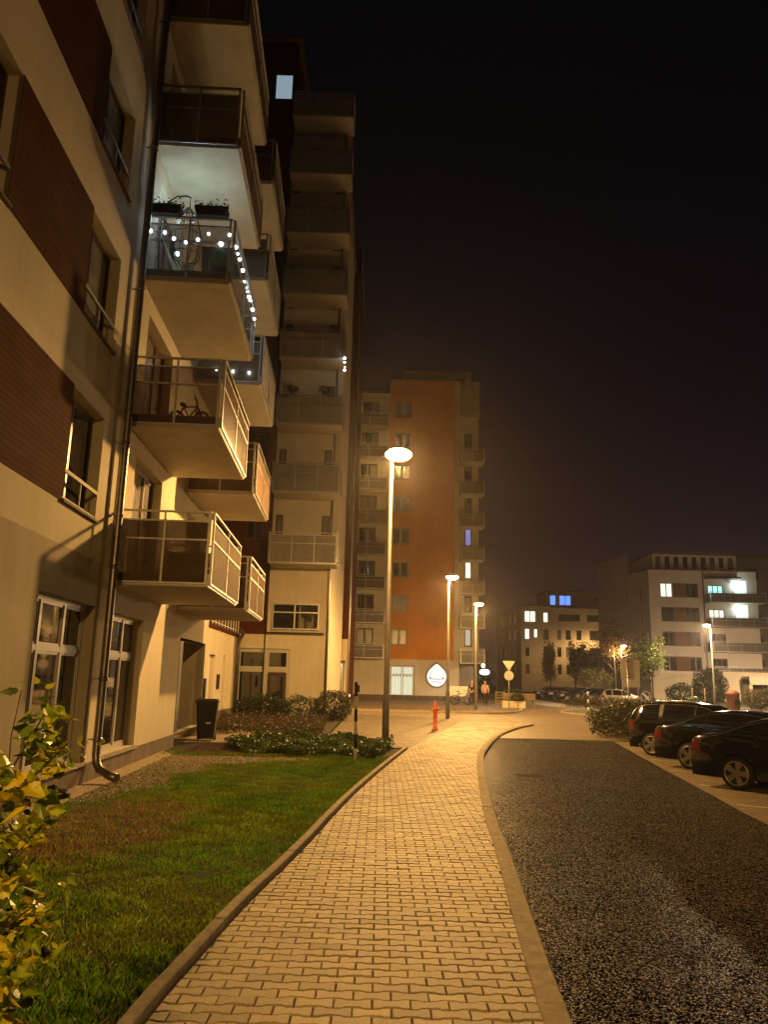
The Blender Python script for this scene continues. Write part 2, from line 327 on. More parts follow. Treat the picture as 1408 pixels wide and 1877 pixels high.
me = bpy.data.meshes.new('sidewalk'); me.from_pydata(pv, [], pf); a = me.color_attributes.new('tint', 'FLOAT_COLOR', 'POINT'); a.data.foreach_set('color', np.array(pc, np.float32).ravel()); me.materials.append(M_paver)
o = bpy.data.objects.new('sidewalk', me); COL.objects.link(o); o['kind'] = 'structure'
# kerbs
def kerb(name, C, w0, w1, zt, zb, step, m, y0=-6, y1=99):
    kb = MB(); C = [p for p in C if y0 <= p.y <= y1]; d = 0; run = [C[0]]
    def emit(run):
        if len(run) < 2: return
        a0 = len(kb.v); n = len(run); jz = random.gauss(0, .0015)
        for i, p in enumerate(run):
            t = (run[min(i+1, n-1)]-run[max(i-1, 0)]).normalized(); nn = Vector((t.y, -t.x, 0)); q = p.copy()
            if i == 0: q = p+t*.003
            if i == n-1: q = p-t*.003
            ch = .008
            for wv, z in ((w0, zb), (w0, zt-ch), (w0+ch, zt), (w1-ch, zt), (w1, zt-ch), (w1, zb)): r_ = q+nn*wv; kb.v.append((r_.x, r_.y, z+jz))
        for i in range(n-1):
            for j in range(5): kb.f.append((a0+i*6+j, a0+i*6+j+1, a0+(i+1)*6+j+1, a0+(i+1)*6+j)); kb.sm.append(False)
        kb.f.append(tuple(a0+j for j in range(6))); kb.f.append(tuple(a0+(n-1)*6+j for j in range(6))); kb.sm += [False]*2
    for i in range(1, len(C)):
        d += (C[i]-C[i-1]).length; run.append(C[i])
        if d >= step: emit(run); run = [C[i]]; d = 0
    emit(run); o = kb.build(name, m); o['kind'] = 'structure'; return o
kerb('road_kerb', KR, -.14, 0, .004, -.16, 1.0, M_kerb, y1=31.6)
kerb('lawn_kerb', KL, -.085, -.01, .05, -.05, 1.0, M_kerb)
kerb('square_kerb', cr_spline([(-.0, 19.36, 0), (.35, 19.4, 0), (.66, 19.45, 0)], .1), 0, .08, .03, -.05, 1, M_kerb)
kerb('far_kerb', cr_spline([(-12, 42.25, 0), (0, 42.2, 0), (6, 42.6, 0), (8, 46.6, 0), (8.7, 50, 0)], .4), 0, .2, .05, -.08, 1.0, M_kerb, y0=30)
kerb('near_square_kerb', cr_spline([(-12, 38.62, 0), (-2, 38.4, 0), (3.1, 38.5, 0), (5.9, 38.62, 0)], .4), -.1, .1, .0, -.08, 1.0, M_kerb, y0=30)
# white bay lines
lm = mat('worn_white_line', (.55, .5, .4), .7, n_scale=25, n_amt=.3)
lb = MB()
for yy in (24, 21.9, 18.9, 16.6, 14.35, 12.1, 9.9):
    x0 = xat(PK, yy)+.12; d = Vector((math.cos(math.radians(-40)), math.sin(math.radians(-40)), 0)); n_ = Vector((-d.y, d.x, 0)); a = Vector((x0, yy, -.068))
    lb.face([a-n_*.04, a+d*4.6-n_*.04, a+d*4.6+n_*.04, a+n_*.04])
lb.build('bay_lines', lm)['kind'] = 'structure'
# manhole / repaired patch in road
b = MB(); b.prism([(-.22, -.2), (.28, -.22), (.3, .2), (-.24, .22)], 0, .004, Fr((0, 0), (1, 0), (0, 1)))
o = MB(); o.v = [(x+2.78, z+15.2, -.079+y_) for x, y_, z in b.v]; o.f = b.f; o.sm = b.sm; tag(o.build('manhole_cover', mat('cast_iron', (.006, .005, .004), .9, spec=.1, n_scale=40, n_amt=.3)), 'dark iron manhole cover sunk in the asphalt road', 'manhole cover')
# ---------------------------------------------------------------- grass, gravel, ground cover
def in_lawn(x, y): return (x < np.interp(y, [p.y for p in KL], [p.x for p in KL])-.11) & (x > WX(y)+.1)
def gravel_mask(x, y):   # pale gravel by the wall
    lim = np.interp(y, [8.5, 10.5, 11.8, 13.2, 15.0, 16.1, 16.8], [-4.0, -3.75, -3.1, -3.1, -2.9, -1.05, -1.2])+.12*np.sin(x*5+y*3)+.3*(np.sin(x*817.3+y*731.7)*.5)
    return (x < lim) & (y > 8.5) & (y < 16.6)
def dry_mask(x, y): return ((x+2.9)**2/.8+(y-8.9)**2/3.6+.3*np.sin(x*9)*np.sin(y*7)+.5*(np.sin(x*917.3+y*631.7)*.5+.5)) < 1.15
N = 420000
d = 2.2+15*rng.random(N)**1.35; x = rng.uniform(-6.5, 1, N); y = d
k = in_lawn(x, y) & ~(gravel_mask(x, y) & (rng.random(N) < .97)) & ~(dry_mask(x, y) & (rng.random(N) < .35)); x, y = x[k], y[k]
k = y < 17.2; x, y = x[k], y[k]; n = len(x)
cl_ = np.sin(x*7.3+np.sin(y*5.1)*1.7)*np.sin(y*6.1+np.sin(x*4.3)*1.3); h = rng.uniform(.018, .052, n)*(.8+.4*np.sin(x*1.7+1)*np.sin(y*1.1)+.35*cl_); wd = rng.uniform(.0018, .0035, n)*(1+y/9); an = rng.uniform(0, 6.28, n); ln = rng.uniform(.2, .9, n)*h; la = rng.uniform(0, 6.28, n)
bx = np.cos(an)*wd; by = np.sin(an)*wd; V = np.zeros((n, 4, 3))
V[:, 0] = np.c_[x-bx, y-by, np.full(n, -.008)]; V[:, 1] = np.c_[x+bx, y+by, np.full(n, -.008)]
V[:, 2] = np.c_[x+bx*.7+np.cos(la)*ln*.4, y+by*.7+np.sin(la)*ln*.4, h*.6]; V[:, 3] = np.c_[x+np.cos(la)*ln, y+np.sin(la)*ln, h]
Fa = np.arange(n*4).reshape(n, 4)
pat = (.5+.5*np.sin(x*2.3+np.sin(y*1.9)*2))[:, None]
tn = np.array([.13, .27, .016])*(1-pat*.5)+np.array([.27, .28, .02])*pat*.5; dr = (dry_mask(x, y)[:, None] & (rng.random((n, 1)) < .7)) | (rng.random((n, 1)) < .07)
tn = tn*(1+.28*cl_[:, None]); tn = np.where(dr, np.array([.30, .20, .09]), tn)*rng.uniform(.6, 1.4, (n, 1))
o = np_mesh('lawn_grass', V.reshape(-1, 3), Fa, M_leaf, cols=np.repeat(np.c_[tn, np.ones(n)], 4, 0)); tag(o, 'short damp green lawn grass beside the paved sidewalk', 'grass', kind='stuff')
# pebbles
ico = [(0, 0, .5), (.45, 0, .05), (0, .42, 0), (-.46, .04, .06), (0, -.44, .02), (.28, .28, .32), (-.28, .25, .33), (-.25, -.3, .3), (.3, -.27, .31)]
icf = [(0, 5, 6, 6), (0, 6, 7, 7), (0, 7, 8, 8), (0, 8, 5, 5), (5, 1, 2, 2), (5, 2, 6, 6), (6, 2, 3, 3), (6, 3, 7, 7), (7, 3, 4, 4), (7, 4, 8, 8), (8, 4, 1, 1), (8, 1, 5, 5)]
icf = [f[:3] for f in icf]
def pebbles(name, mask, box, n, size, tint, label, zz=-.01):
    x = rng.uniform(box[0], box[1], n); y = rng.uniform(box[2], box[3], n); k = mask(x, y); x, y = x[k], y[k]; n = len(x)
    V, Fa = scatter(ico, icf, np.c_[x, y, zz+rng.uniform(0, .012, n)], rotmats(n, .5), (size*rng.uniform(.5, 1.4, n))[:, None]*np.c_[np.ones(n), rng.uniform(.6, 1, n), rng.uniform(.5, .8, n)])
    t = np.asarray(tint)[rng.integers(0, len(tint), n)]*rng.uniform(.6, 1.3, (n, 1))
    tag(np_mesh(name, V, Fa, mat('pebble', rough=.7, attr='tint'), cols=np.repeat(np.c_[t, np.ones(n)], len(ico), 0)), label, 'gravel', kind='stuff')
pebbles('gravel', lambda x, y: gravel_mask(x, y) & (x > WX(y)+.25), (-5, -.8, 8.5, 16.7), 42000, .028, [(.42, .34, .22), (.34, .27, .17), (.5, .42, .3)], 'pale loose gravel strip along the foot of the wall')
pebbles('dead_leaves', lambda x, y: dry_mask(x, y), (-4.2, -1.8, 6.8, 11), 5000, .024, [(.20, .10, .045), (.3, .17, .08), (.13, .07, .03)], 'brown dry leaf litter in a bald patch of lawn')
pebbles('bark_mulch', lambda x, y: (x < -2.0+.2*np.sin(y*9)) & (x > WX(y)+.45), (-4.7, -1.6, 16.5, 19.8), 16000, .035, [(.07, .03, .018), (.1, .045, .02), (.05, .03, .02)], 'dark brown bark mulch bed in front of the black bin')
# concrete strip along wall, path to the door
b = MB(); b.box((.0, 8, -.02), (.32, 17.4, .012), Fr((-3.73, 0), (1, .0), (-.048, 1))); 
def LW(s, n, z): return tuple(F1.p(s, n, z))
F1 = Fr((-3.73, 0), (-.048, 1), (1, .048))     # near facade frame: u ~ world y, n outward
b = MB(); b.box((7, .0, -.03), (17.2, .34, .012), F1); b.box((17.2, 0, -.03), (21.9, 3.2, .006), Fr((-3.73, 0), (-.048, 1), (1, .048))) if False else None
b.build('wall_apron', M_path)['kind'] = 'structure'
poly('door_path', [(-4.7, 19.6), (-3.2, 20.0), (-2.7, 22.0), (-2.3, 25.0), (-3.0, 26.4), (-5.9, 26.4), (-5.9, 20.5), (-4.75, 20.5)], .004, M_path)
# ground cover plants
def cover(name, n, box, mask, hgt, size, tint, label, cat, tilt=1.0):
    x = rng.uniform(box[0], box[1], n); y = rng.uniform(box[2], box[3], n); k = mask(x, y); x, y = x[k], y[k]; n = len(x)
    top = hgt*(.55+.45*np.sin(x*3.1+y*1.3)*np.sin(y*2.7-x)+.2*rng.random(n)); z = top*rng.random(n)**.6
    o = leafcloud(name, np.c_[x, y, np.maximum(.01, z)], size, M_leaf, tint, tilt=tilt); return tag(o, label, cat, kind='stuff')
ge = lambda y: np.where(y < 19.4, np.interp(y, [p.y for p in KL], [p.x for p in KL]), .5-(y-19.4)*.5)
cover('ground_cover', 26000, (-3.4, .6, 16.6, 21.2), lambda x, y: (x < ge(y)-.35) & (x > -3.4+.35*np.sin(y*4)+np.maximum(0, (17.6-y))*1.6) & (y > 16.9+.2*np.sin(x*5)), .26, .075, [(.07, .11, .02), (.10, .13, .03), (.05, .08, .02)], 'leafy green ground cover behind the gravel strip', 'ground cover')
cover('heather', 26000, (-5.6, -1.5, 22.0, 30), lambda x, y: (x > -4.6+(y-22)*-.15+.2*np.sin(y*3)) & (x < -1.55-.05*(y-22)) & (y > 22.5+.4*np.sin(x*3)), .30, .06, [(.10, .05, .035), (.08, .06, .03), (.05, .055, .02)], 'brownish low heather bed behind the ground cover', 'ground cover')
# ---------------------------------------------------------------- street lamps
def street_lamp(x, y, h, power, label, dx=.25, r=.075, ls=1, lit=True, glow=60, col=SOD, group='street lamps', up=.10, rz=0):
    t = thing('street_lamp', label, 'street lamp', (x, y, 0), rz, group)
    MB().tube([(0, 0, -.12), (0, 0, .02), (0, 0, 1.1), (0, 0, 1.12), (0, 0, h)], [r*1.2, r*1.2, r*1.15, r*.95, r*.5], 14).build('pole', M_pole, t, local=True)
    b = MB(); s = 1 if dx > 0 else -1
    b.tube([(0, 0, h-.02), (0, 0, h+.05), (s*.12, 0, h+.09)], [.05, .05, .045], 8)
    b.ball((s*abs(dx)+s*.02, 0, h+.10), 1, (.34, .17, .075), 16).build('lamp_head', M_greym, t, local=True)
    if lit:
        lens = MB().ball((s*abs(dx)+s*.04, 0, h+.045), 1, (.27*ls, .17*ls, .13*ls), 16).build('lens', mat('lit_sodium_lens_%d' % int(glow), (1, .8, .5), .5, emit=(1, .72, .36), estr=glow), t, local=True)
        lens.visible_shadow = True
        l = add_light('lamp_light', 'POINT', (x+math.cos(rz)*s*(abs(dx)+.04), y+math.sin(rz)*s*(abs(dx)+.04), h-.04-.15*ls), power, col, .12)
        l.data.use_nodes = True; T_ = l.data.node_tree; tcn = T_.nodes.new('ShaderNodeTexCoord'); sx = T_.nodes.new('ShaderNodeSeparateXYZ'); ra = T_.nodes.new('ShaderNodeMapRange'); cr2 = T_.nodes.new('ShaderNodeValToRGB')
        T_.links.new(tcn.outputs['Normal'], sx.inputs[0]); T_.links.new(sx.outputs['Z'], ra.inputs[0]); ra.inputs[1].default_value = -1; ra.inputs[2].default_value = 1
        T_.links.new(ra.outputs[0], cr2.inputs[0]); T_.links.new(cr2.outputs[0], T_.nodes['Emission'].inputs['Strength'])
        ee = cr2.color_ramp.elements; ee[0].position = 0; ee[0].color = (.32, .32, .32, 1); ee[1].position = .62; ee[1].color = (.075, .075, .075, 1)   # luminaire optics: widest throw at 60-75 degrees, little upwards
        for p_, v_ in ((.12, .5), (.25, 1.0), (.36, .95), (.45, .5), (.53, .24)): q = ee.new(p_); q.color = (v_, v_, v_, 1)
    else:
        MB().ball((s*abs(dx), 0, h+.05), 1, (.2, .11, .05), 12).build('lens', M_frame, t, local=True)
    return t
PW = 4100
street_lamp(.17, 20.05, 7.38, PW*1.25, 'tall lit street lamp with its pole at the end of the lawn', dx=.14, r=.075, ls=1.3, glow=110)  # lens enlarged to suggest the bloom around this lamp
street_lamp(2.97, 35.0, 6.1, PW*1.15, 'lit street lamp standing behind the red hydrant post', dx=.12)
street_lamp(5.66, 47.37, 6.1, PW*1.25, 'lit street lamp by the dark-clothed person with the bicycle', dx=.14)
street_lamp(25.0, 60, 6.15, PW*2.3, 'lit street lamp in front of the large white flats on the right', dx=-.25, glow=40, col=SOD2)
street_lamp(13.1, 90, 7.7, 0, 'unlit far street lamp between the orange tower and far flats', dx=.5, lit=False)
street_lamp(23.6, 78, 5.3, PW*.8, 'street lamp half hidden in the orange-lit autumn tree', dx=.2, glow=40, col=SOD2)
street_lamp(-1.25, -7.4, 6.4, PW*.72, 'street lamp next along the kerb behind the viewer', dx=.2)
street_lamp(45, 78, 6.5, PW*3, 'added street lamp, unseen beyond the right edge, lighting the white flats', dx=-.3, glow=40, col=SOD2)  # unseen lamp added to brighten the white flats
street_lamp(37.5, 134, 10, PW*.6, 'small lit lamp in front of the far lower flats', dx=-.3, glow=40)
# ---------------------------------------------------------------- building parts
def wall_cells(b, fr, u0, u1, z0, z1, ops, depth=.2, n=0):
    ops = [(max(a, u0), min(c, u1), max(d, z0), min(e_, z1)) for a, c, d, e_ in ops if a < u1 and c > u0 and d < z1 and e_ > z0]
    us = sorted({u0, u1, *[q for o in ops for q in o[:2]]}); zs = sorted({z0, z1, *[q for o in ops for q in o[2:]]})
    for i in range(len(us)-1):
        for j in range(len(zs)-1):
            uc, zc = (us[i]+us[i+1])/2, (zs[j]+zs[j+1])/2
            if any(a < uc < c and d < zc < e_ for a, c, d, e_ in ops): continue
            b.face([fr.p(us[i], n, zs[j]), fr.p(us[i+1], n, zs[j]), fr.p(us[i+1], n, zs[j+1]), fr.p(us[i], n, zs[j+1])])
    for a, c, d, e_ in ops:
        for q in (((a, d), (a, e_)), ((c, d), (c, e_)), ((a, e_), (c, e_)), ((a, d), (c, d))):
            (p1, z_1), (p2, z_2) = q; b.face([fr.p(p1, n, z_1), fr.p(p2, n, z_2), fr.p(p2, n-depth, z_2), fr.p(p1, n-depth, z_1)])
def window(fr, a, c, z0, z1, root, n=-.12, cols=(1,), tr=(), fw=.06, mf=None, mp=None, sill=None, name='window', sash=True, label=None):
    mf = mf or M_dframe; b = MB(); g = .0
    b.box((a, n-.05, z0), (c, n, z0+fw), fr); b.box((a, n-.05, z1-fw), (c, n, z1), fr)
    b.box((a, n-.05, z0+fw), (a+fw, n, z1-fw), fr); b.box((c-fw, n-.05, z0+fw), (c, n, z1-fw), fr)
    tot = sum(cols); us = [a+fw]; acc = 0
    for q in cols[:-1]: acc += q; us.append(a+(c-a)*acc/tot)
    us.append(c-fw); zl = [z0+fw]+[z0+(z1-z0)*t for t in tr]+[z1-fw]
    for u in us[1:-1]: b.box((u-fw*.6, n-.05, z0+fw), (u+fw*.6, n+.004, z1-fw), fr)
    for z in zl[1:-1]: b.box((a+fw, n-.05, z-fw*.6), (c-fw, n+.002, z+fw*.6), fr)
    if sash:
        for i in range(len(us)-1):
            for j in range(len(zl)-1):
                ua = us[i]+(fw*.6 if i else 0); ub = us[i+1]-(fw*.6 if i < len(us)-2 else 0); za = zl[j]+(fw*.6 if j else 0); zb = zl[j+1]-(fw*.6 if j < len(zl)-2 else 0); s = fw*.55
                b.box((ua, n-.045, za), (ua+s, n-.012, zb), fr); b.box((ub-s, n-.045, za), (ub, n-.012, zb), fr)
                b.box((ua+s, n-.045, za), (ub-s, n-.012, za+s), fr); b.box((ua+s, n-.045, zb-s), (ub-s, n-.012, zb), fr)
    w_ = b.build(name, mf, root)
    p = MB(); p.box((a+fw*.5, n-.04, z0+fw*.5), (c-fw*.5, n-.028, z1-fw*.5), fr); p.build('pane', mp or M_pane, w_)
    if sill: MB().box((a-.04, -.03 if n > -.1 else n, z0-.035), (c+.04, .05, z0-.002), fr).build('sill', sill, w_)
    if label: w_['label'] = label
    return w_
def rail_side(b, fr, a, c, z0, z1, n, posts, mid, t=.018):
    """frame of tube bars in plane n=const from u=a..c"""
    for u in posts: b.box((u-t, n-t, z0), (u+t, n+t, z1), fr)
    for z in mid: b.box((a, n-t*.8, z-t*.8), (c, n+t*.8, z+t*.8), fr)
def balcony(fr, a, c, zb, root, dep=1.5, th=.17, rail=1.05, panel=None, cols_f=2, cols_s=2, top_gap=.14, mat_s=None, label=None, drip=True):
    """a..c along facade, projecting dep; slab underside zb"""
    t = .018; zt = zb+th; slab = MB().box((a, .004, zb), (c, dep, zt), fr).build('balcony_slab', M_slab, root, bevel=.008)
    if label: slab['label'] = label
    edge = MB(); edge.box((a-.012, .004, zb+.02), (a-.001, dep+.012, zt+.05), fr); edge.box((c+.001, .004, zb+.02), (c+.012, dep+.012, zt+.05), fr); edge.box((a-.001, dep+.001, zb+.02), (c+.001, dep+.012, zt+.05), fr); edge.build('edge_trim', mat_s or M_steel, slab)
    b = MB(); zr = zt+rail; zp1 = zr-top_gap; zp0 = zb+.06; zm = zp0+(zp1-zp0)*.70
    for (o_, U, N_, L) in (((fr.O+fr.U*a), fr.N, -fr.U, dep), ((fr.O+fr.U*c), fr.N, fr.U, dep), ((fr.O+fr.U*a+fr.N*dep), fr.U, fr.N, c-a)):
        f2 = Fr((o_.x, o_.y), (U.x, U.y), (N_.x, N_.y)); k_ = cols_s if L == dep else cols_f
        us = [L*i/k_ for i in range(k_+1)]
        for i, u in enumerate(us):
            uu = min(max(u, .03), L-.03); b.box((uu-t, .016, zp0), (uu+t, .016+2*t, zr), f2)
        for z in (zp0, zm, zp1): b.box((.02, .018, z-.014), (L-.02, .014+2*t, z+.014), f2)
        b.box((0, .008, zr), (L, .02+2*t, zr+.03), f2)
        p = MB(); p.box((.03, .030, zp0+.01), (L-.03, .036, zp1-.005), f2); p.build('panel', panel or M_frost, slab)
    b.build('railing', M_steel, slab)
    return slab
# ---------------------------------------------------------------- near apartment block on the left
A = thing('apartment_building', 'cream near apartment block with brown tiled bands, downpipe and balconies', 'building', (-4.3, 12, 0))
doors = [(13.3, 15.35), (18.0, 19.9)]
LV = [2.98, 5.66, 8.34, 11.04, 13.7]
ops = []
for k_ in range(5):
    z0 = 3.77+2.65*k_
    for a, c in ((10.0, 11.42), (6.1, 7.5), (2.2, 3.6)): ops.append((a, c, z0+.02, z0+1.58 if k_ < 2 else z0+1.5))
    for a, c in doors: ops.append((a, c, LV[k_]+.2, LV[k_]+2.35))
shops = [(9.6, 11.86, .32, 2.56), (12.62, 14.84, .32, 2.56), (5.6, 7.9, .32, 2.56)]
rec = [(18.3, 21.7, -.05, 2.42)]
b = MB(); wall_cells(b, F1, -5, 22.0, 3.22, 17, ops, .24); b.build('wall', M_cream, A)
b = MB(); wall_cells(b, F1, -5, 12.02, .28, 3.22, shops, .22); b.build('ground_floor_wall', M_taupe, A)
b = MB(); wall_cells(b, F1, 12.02, 22.0, .28, 3.22, shops+rec, .22)
b.build('ground_floor_wall', M_cream2, A, 0)  # paler than the taupe stretch, painting in the nearby lamp light
b = MB(); b.box((-5, -.3, -.05), (18.3, .025, .28), F1); b.build('plinth', M_plinth, A)
# shell: roof, far end, back
b = MB(); b.box((-5, -9, 17.0), (22.05, .3, 17.3), F1); b.build('roof', M_plinth, A)
b = MB(); b.face([F1.p(22, 0, -.1), F1.p(22, -9, -.1), F1.p(22, -9, 17), F1.p(22, 0, 17)]); b.face([F1.p(-5, 0, -.1), F1.p(-5, -9, -.1), F1.p(-5, -9, 17), F1.p(-5, 0, 17)]); b.face([F1.p(-5, -9, -.1), F1.p(22, -9, -.1), F1.p(22, -9, 17), F1.p(-5, -9, 17)]); b.build('end_wall', M_red, A)
for k_ in range(5):
    z0 = 3.77+2.65*k_; z1 = z0+1.58 if k_ < 2 else z0+1.5; H1 = z0+1.6
    for a, c in ((7.5, 10.0), (3.6, 6.1), (-.3, 2.2)):
        MB().box((a, -.05, z0), (c, .009, H1), F1).build('brown_cladding', M_clad, A)
    for a, c in ((10.0, 11.42), (6.1, 7.5), (2.2, 3.6)):
        w_ = window(F1, a, c, z0+.02, z1, A, n=-.17, cols=(1, 1.6), fw=.055, mf=M_dframe, mp=M_curtain if k_ in (1, 2) else M_pane, sill=M_plinth)
        g = MB(); g.box((a+.005, -.03, z0+.40), (c-.005, .0, z0+.45), F1); g.box((a+.005, -.02, z0+.05), (c-.005, -.008, z0+.075), F1); g.box(((a+c)/2-.012, -.022, z0+.07), ((a+c)/2+.012, -.006, z0+.4), F1)
        g.build('guard_rail', M_sill if k_ == 0 else M_steel, w_)
    for a, c in doors:
        window(F1, a, c, LV[k_]+.2, LV[k_]+2.35, A, n=-.18, cols=(1, 1, 1), fw=.07, mf=mat('red_brown_frame', (.10, .035, .02), .4), mp=M_curtain, name='balcony_door')
for a, c, z0, z1 in shops:
    w_ = window(F1, a, c, z0, z1, A, n=-.15, cols=(.7, 1.15, 1.1), tr=(.70,), fw=.065, mf=M_frame, mp=M_pane, name='shop_window')
    MB().box((a-.05, -.16, z0-.045), (c+.05, .07, z0-.003), F1).build('sill', M_sill, w_)
# entrance recess with door
b = MB(); b.box((18.3, -1.0, -.06), (21.7, -.9, 2.42), F1); b.face([F1.p(18.3, 0, -.05), F1.p(18.3, -1, -.05), F1.p(18.3, -1, 2.42), F1.p(18.3, 0, 2.42)]); b.face([F1.p(21.7, 0, -.05), F1.p(21.7, -1, -.05), F1.p(21.7, -1, 2.42), F1.p(21.7, 0, 2.42)]); b.face([F1.p(18.3, 0, 2.42), F1.p(21.7, 0, 2.42), F1.p(21.7, -1, 2.42), F1.p(18.3, -1, 2.42)]); b.build('entrance_recess', M_taupe, A)
d_ = window(F1, 19.0, 21.2, .0, 2.3, A, n=-.72, cols=(1, 1.2), tr=(.68,), fw=.08, mf=M_frame, mp=M_pane, name='entrance_door')
MB().box((19.35, -.715, 1.75), (19.75, -.705, 2.2), F1).build('notice', M_white, d_)
MB().box((18.45, -.12, .3), (18.8, -.02, 2.35), F1).build('door_jamb', mat('olive_jamb', (.11, .10, .055), .6), A)
MB().box((21.75, .0, .9), (21.95, .06, 1.5), F1).build('letter_box', M_blackm, A)
# downpipe
pts = [F1.p(12.16, .13, z) for z in (17, 12, 8, 4, 1.4, .42)]+[F1.p(12.14, .15, .3), F1.p(12.1, .22, .2), F1.p(12.02, .40, .12), F1.p(11.97, .52, .10)]
dp = MB().tube(pts, .062, 12).build('downpipe', M_pipe, A)
b = MB()
for z in (.62, 1.5, 3.2, 5.2, 7.9, 10.6, 13.2): MB().tube([F1.p(12.16, .13, z-.03), F1.p(12.16, .13, z+.03)], .071, 12).box((12.15, .0, z-.01), (12.17, .1, z+.01), F1).build('pipe_clamp', M_pipe, dp)
MB().tube([F1.p(12.42, .05, z) for z in (17, 8, 3.3)], .022, 8).build('lightning_rod', M_steel, A)
# balconies: nearer column and farther column
M_b2 = mat('wine_tinted_panel', (.085, .022, .02), .25, alpha=.55)
for k_, z in enumerate(LV):
    pn = [M_frost, M_b2, M_clear, M_frost, M_frost][k_]
    s_ = balcony(F1, 12.67, 16.12, z, A, 1.5, panel=pn, label=['lowest nearer balcony with brown frosted panels', 'nearer balcony with wine-tinted glass', 'nearer balcony with clear glass and string lights', 'dark nearer balcony above the lit ceiling', 'topmost dark nearer balcony'][k_])
    pn = [M_frost, M_frost, M_frost2, M_frost2, M_frost][k_]
    balcony(F1, 17.6, 20.8, z+.02, A, 1.55, panel=pn)
# ---------------------------------------------------------------- set-back ground floor wing between the blocks
W = thing('ground_floor_wing', 'single-storey cream wing set back between the near block and tall tower', 'building', (-6.0, 28, 0))
F2 = Fr((-4.95, 0), (-.0345, 1), (1, .0345))
b = MB(); wall_cells(b, F2, 22.0, 34, .3, 3.2, [(27.6, 28.8, .3, 2.3), (30.6, 31.1, .3, 2.35)], .18); b.build('wall', M_cream2, W)
MB().box((22, -.3, -.05), (34, .02, .3), F2).build('plinth', M_plinth, W)
MB().box((22, -3, 3.2), (34, .06, 3.34), F2).build('roof', M_red, W)
window(F2, 27.6, 28.8, .3, 2.3, W, n=-.12, cols=(1,), fw=.08, mf=M_frame, mp=M_cream2, name='service_door')
window(F2, 30.6, 31.1, .3, 2.35, W, n=-.1, cols=(1,), fw=.05, mf=M_cream2, mp=M_cream2, name='service_door')
MB().box((29.3, .0, 1.1), (29.75, .05, 1.62), F2).build('meter_box', M_blackm, W)
b = MB(); rail_side(b, F2, 27, 34, 3.34, 4.0, .0, [27+.7*i for i in range(11)], [3.45, 3.95]); b.build('roof_railing', M_white, W)
b = MB(); b.face([F2.p(22, -2.9, 3.2), F2.p(34, -2.9, 3.2), F2.p(34, -2.9, 17), F2.p(22, -2.9, 17)]); b.build('rear_wall', M_red, W)
W2 = MB().tube([F2.p(33.7, .1, z) for z in (0, 2.7, 3.0)]+[F2.p(33.6, .3, 3.35), F2.p(33.2, .2, 3.5)], .07, 10).build('downpipe', M_pipe, W)
# ---------------------------------------------------------------- tall tower facing the viewer
T = thing('tower_block', 'tall dark red and cream tower with a long column of stacked balconies', 'building', (-4.5, 34, 0))
F3 = Fr((0, 34), (1, 0), (0, -1))
redw = [(-6.08, -5.3, 7.45, 8.9), (-6.05, -5.3, 10.9, 12.35), (-5.5, -4.95, 14.8, 16.0), (-5.6, -4.98, 20.2, 21.6), (-6.1, -4.98, 23.1, 24.7), (-5.6, -4.98, 17.4, 18.8), (-6.05, -5.0, 29.7, 31.3)]
gl = [(-6.12, -3.86, .05, 2.75)]
crw = [(-4.78, -4.45, 6.3+3.03*k_, 8.6+3.03*k_) for k_ in range(7)]+[(-2.75, -2.4, 6.3+3.03*k_, 8.6+3.03*k_) for k_ in range(7)]
b = MB(); wall_cells(b, F3, -7.6, -2.36, .0, 3.35, gl, .2); b.build('ground_floor_wall', M_cream2, T)
b = MB(); wall_cells(b, F3, -9.5, -4.9, 3.35, 33, redw, .16); b.face([F3.p(-4.9, 0, 28), F3.p(-4.9, -8, 28), F3.p(-4.9, -8, 33), F3.p(-4.9, 0, 33)]); b.build('red_wall', M_red, T)
b = MB(); wall_cells(b, F3, -4.9, -2.36, 3.35, 28, crw, .16); b.face([F3.p(-2.36, 0, 0), F3.p(-2.36, -14, 0), F3.p(-2.36, -14, 28), F3.p(-2.36, 0, 28)]); b.build('cream_wall', M_cream, T)
b = MB(); b.box((-9.5, -9, 33), (-4.7, .25, 33.3), F3); b.box((-4.7, -14, 28), (-2.2, .2, 28.25), F3); b.build('roof', M_plinth, T)
M_litblue = mat('lit_cool_window', (.1, .12, .15), .3, emit=(.42, .58, .68), estr=.42)
for i, (a, c, z0, z1) in enumerate(redw): window(F3, a, c, z0, z1, T, n=-.1, cols=(1,) if i > 5 else (1, 1), fw=.08 if i > 5 else .05, mp=M_litblue if i == 6 else M_pane, label='lit pale blue window at the top of the tower' if i == 6 else None)
for a, c, z0, z1 in crw: window(F3, a, c, z0, z1, T, n=-.1, cols=(1,), fw=.05, mp=M_curtain)
w_ = window(F3, -6.12, -3.86, .05, 2.75, T, n=-.1, cols=(1.25, 1), tr=(.68,), fw=.10, mf=M_frame, mp=M_pane, name='shop_window')
b = MB(); z = .12; a0, a1 = -4.78, -3.98
b.box((a0, -.13, z), (a0+.14, -.09, 1.74), F3); b.box((a1-.14, -.13, z), (a1, -.09, 1.74), F3); b.box((a0+.14, -.13, z), (a1-.14, -.09, z+.14), F3); b.box((a0+.14, -.13, 1.6), (a1-.14, -.09, 1.74), F3); b.build('door', M_dframe, w_)
for k_ in range(8):
    z = 6.22+3.06*k_
    fr_b = Fr((0, 34), (1, 0), (0, -1))
    balcony(fr_b, -4.78, -1.95, z, T, 1.4, th=.2, rail=1.12, panel=M_frost2, cols_f=3, cols_s=1, top_gap=.1)
    MB().box((-2.36, .0, z+.2), (-2.0, .05, z+3.0), F3).build('balcony_screen', M_cream, T) if k_ < 7 else None
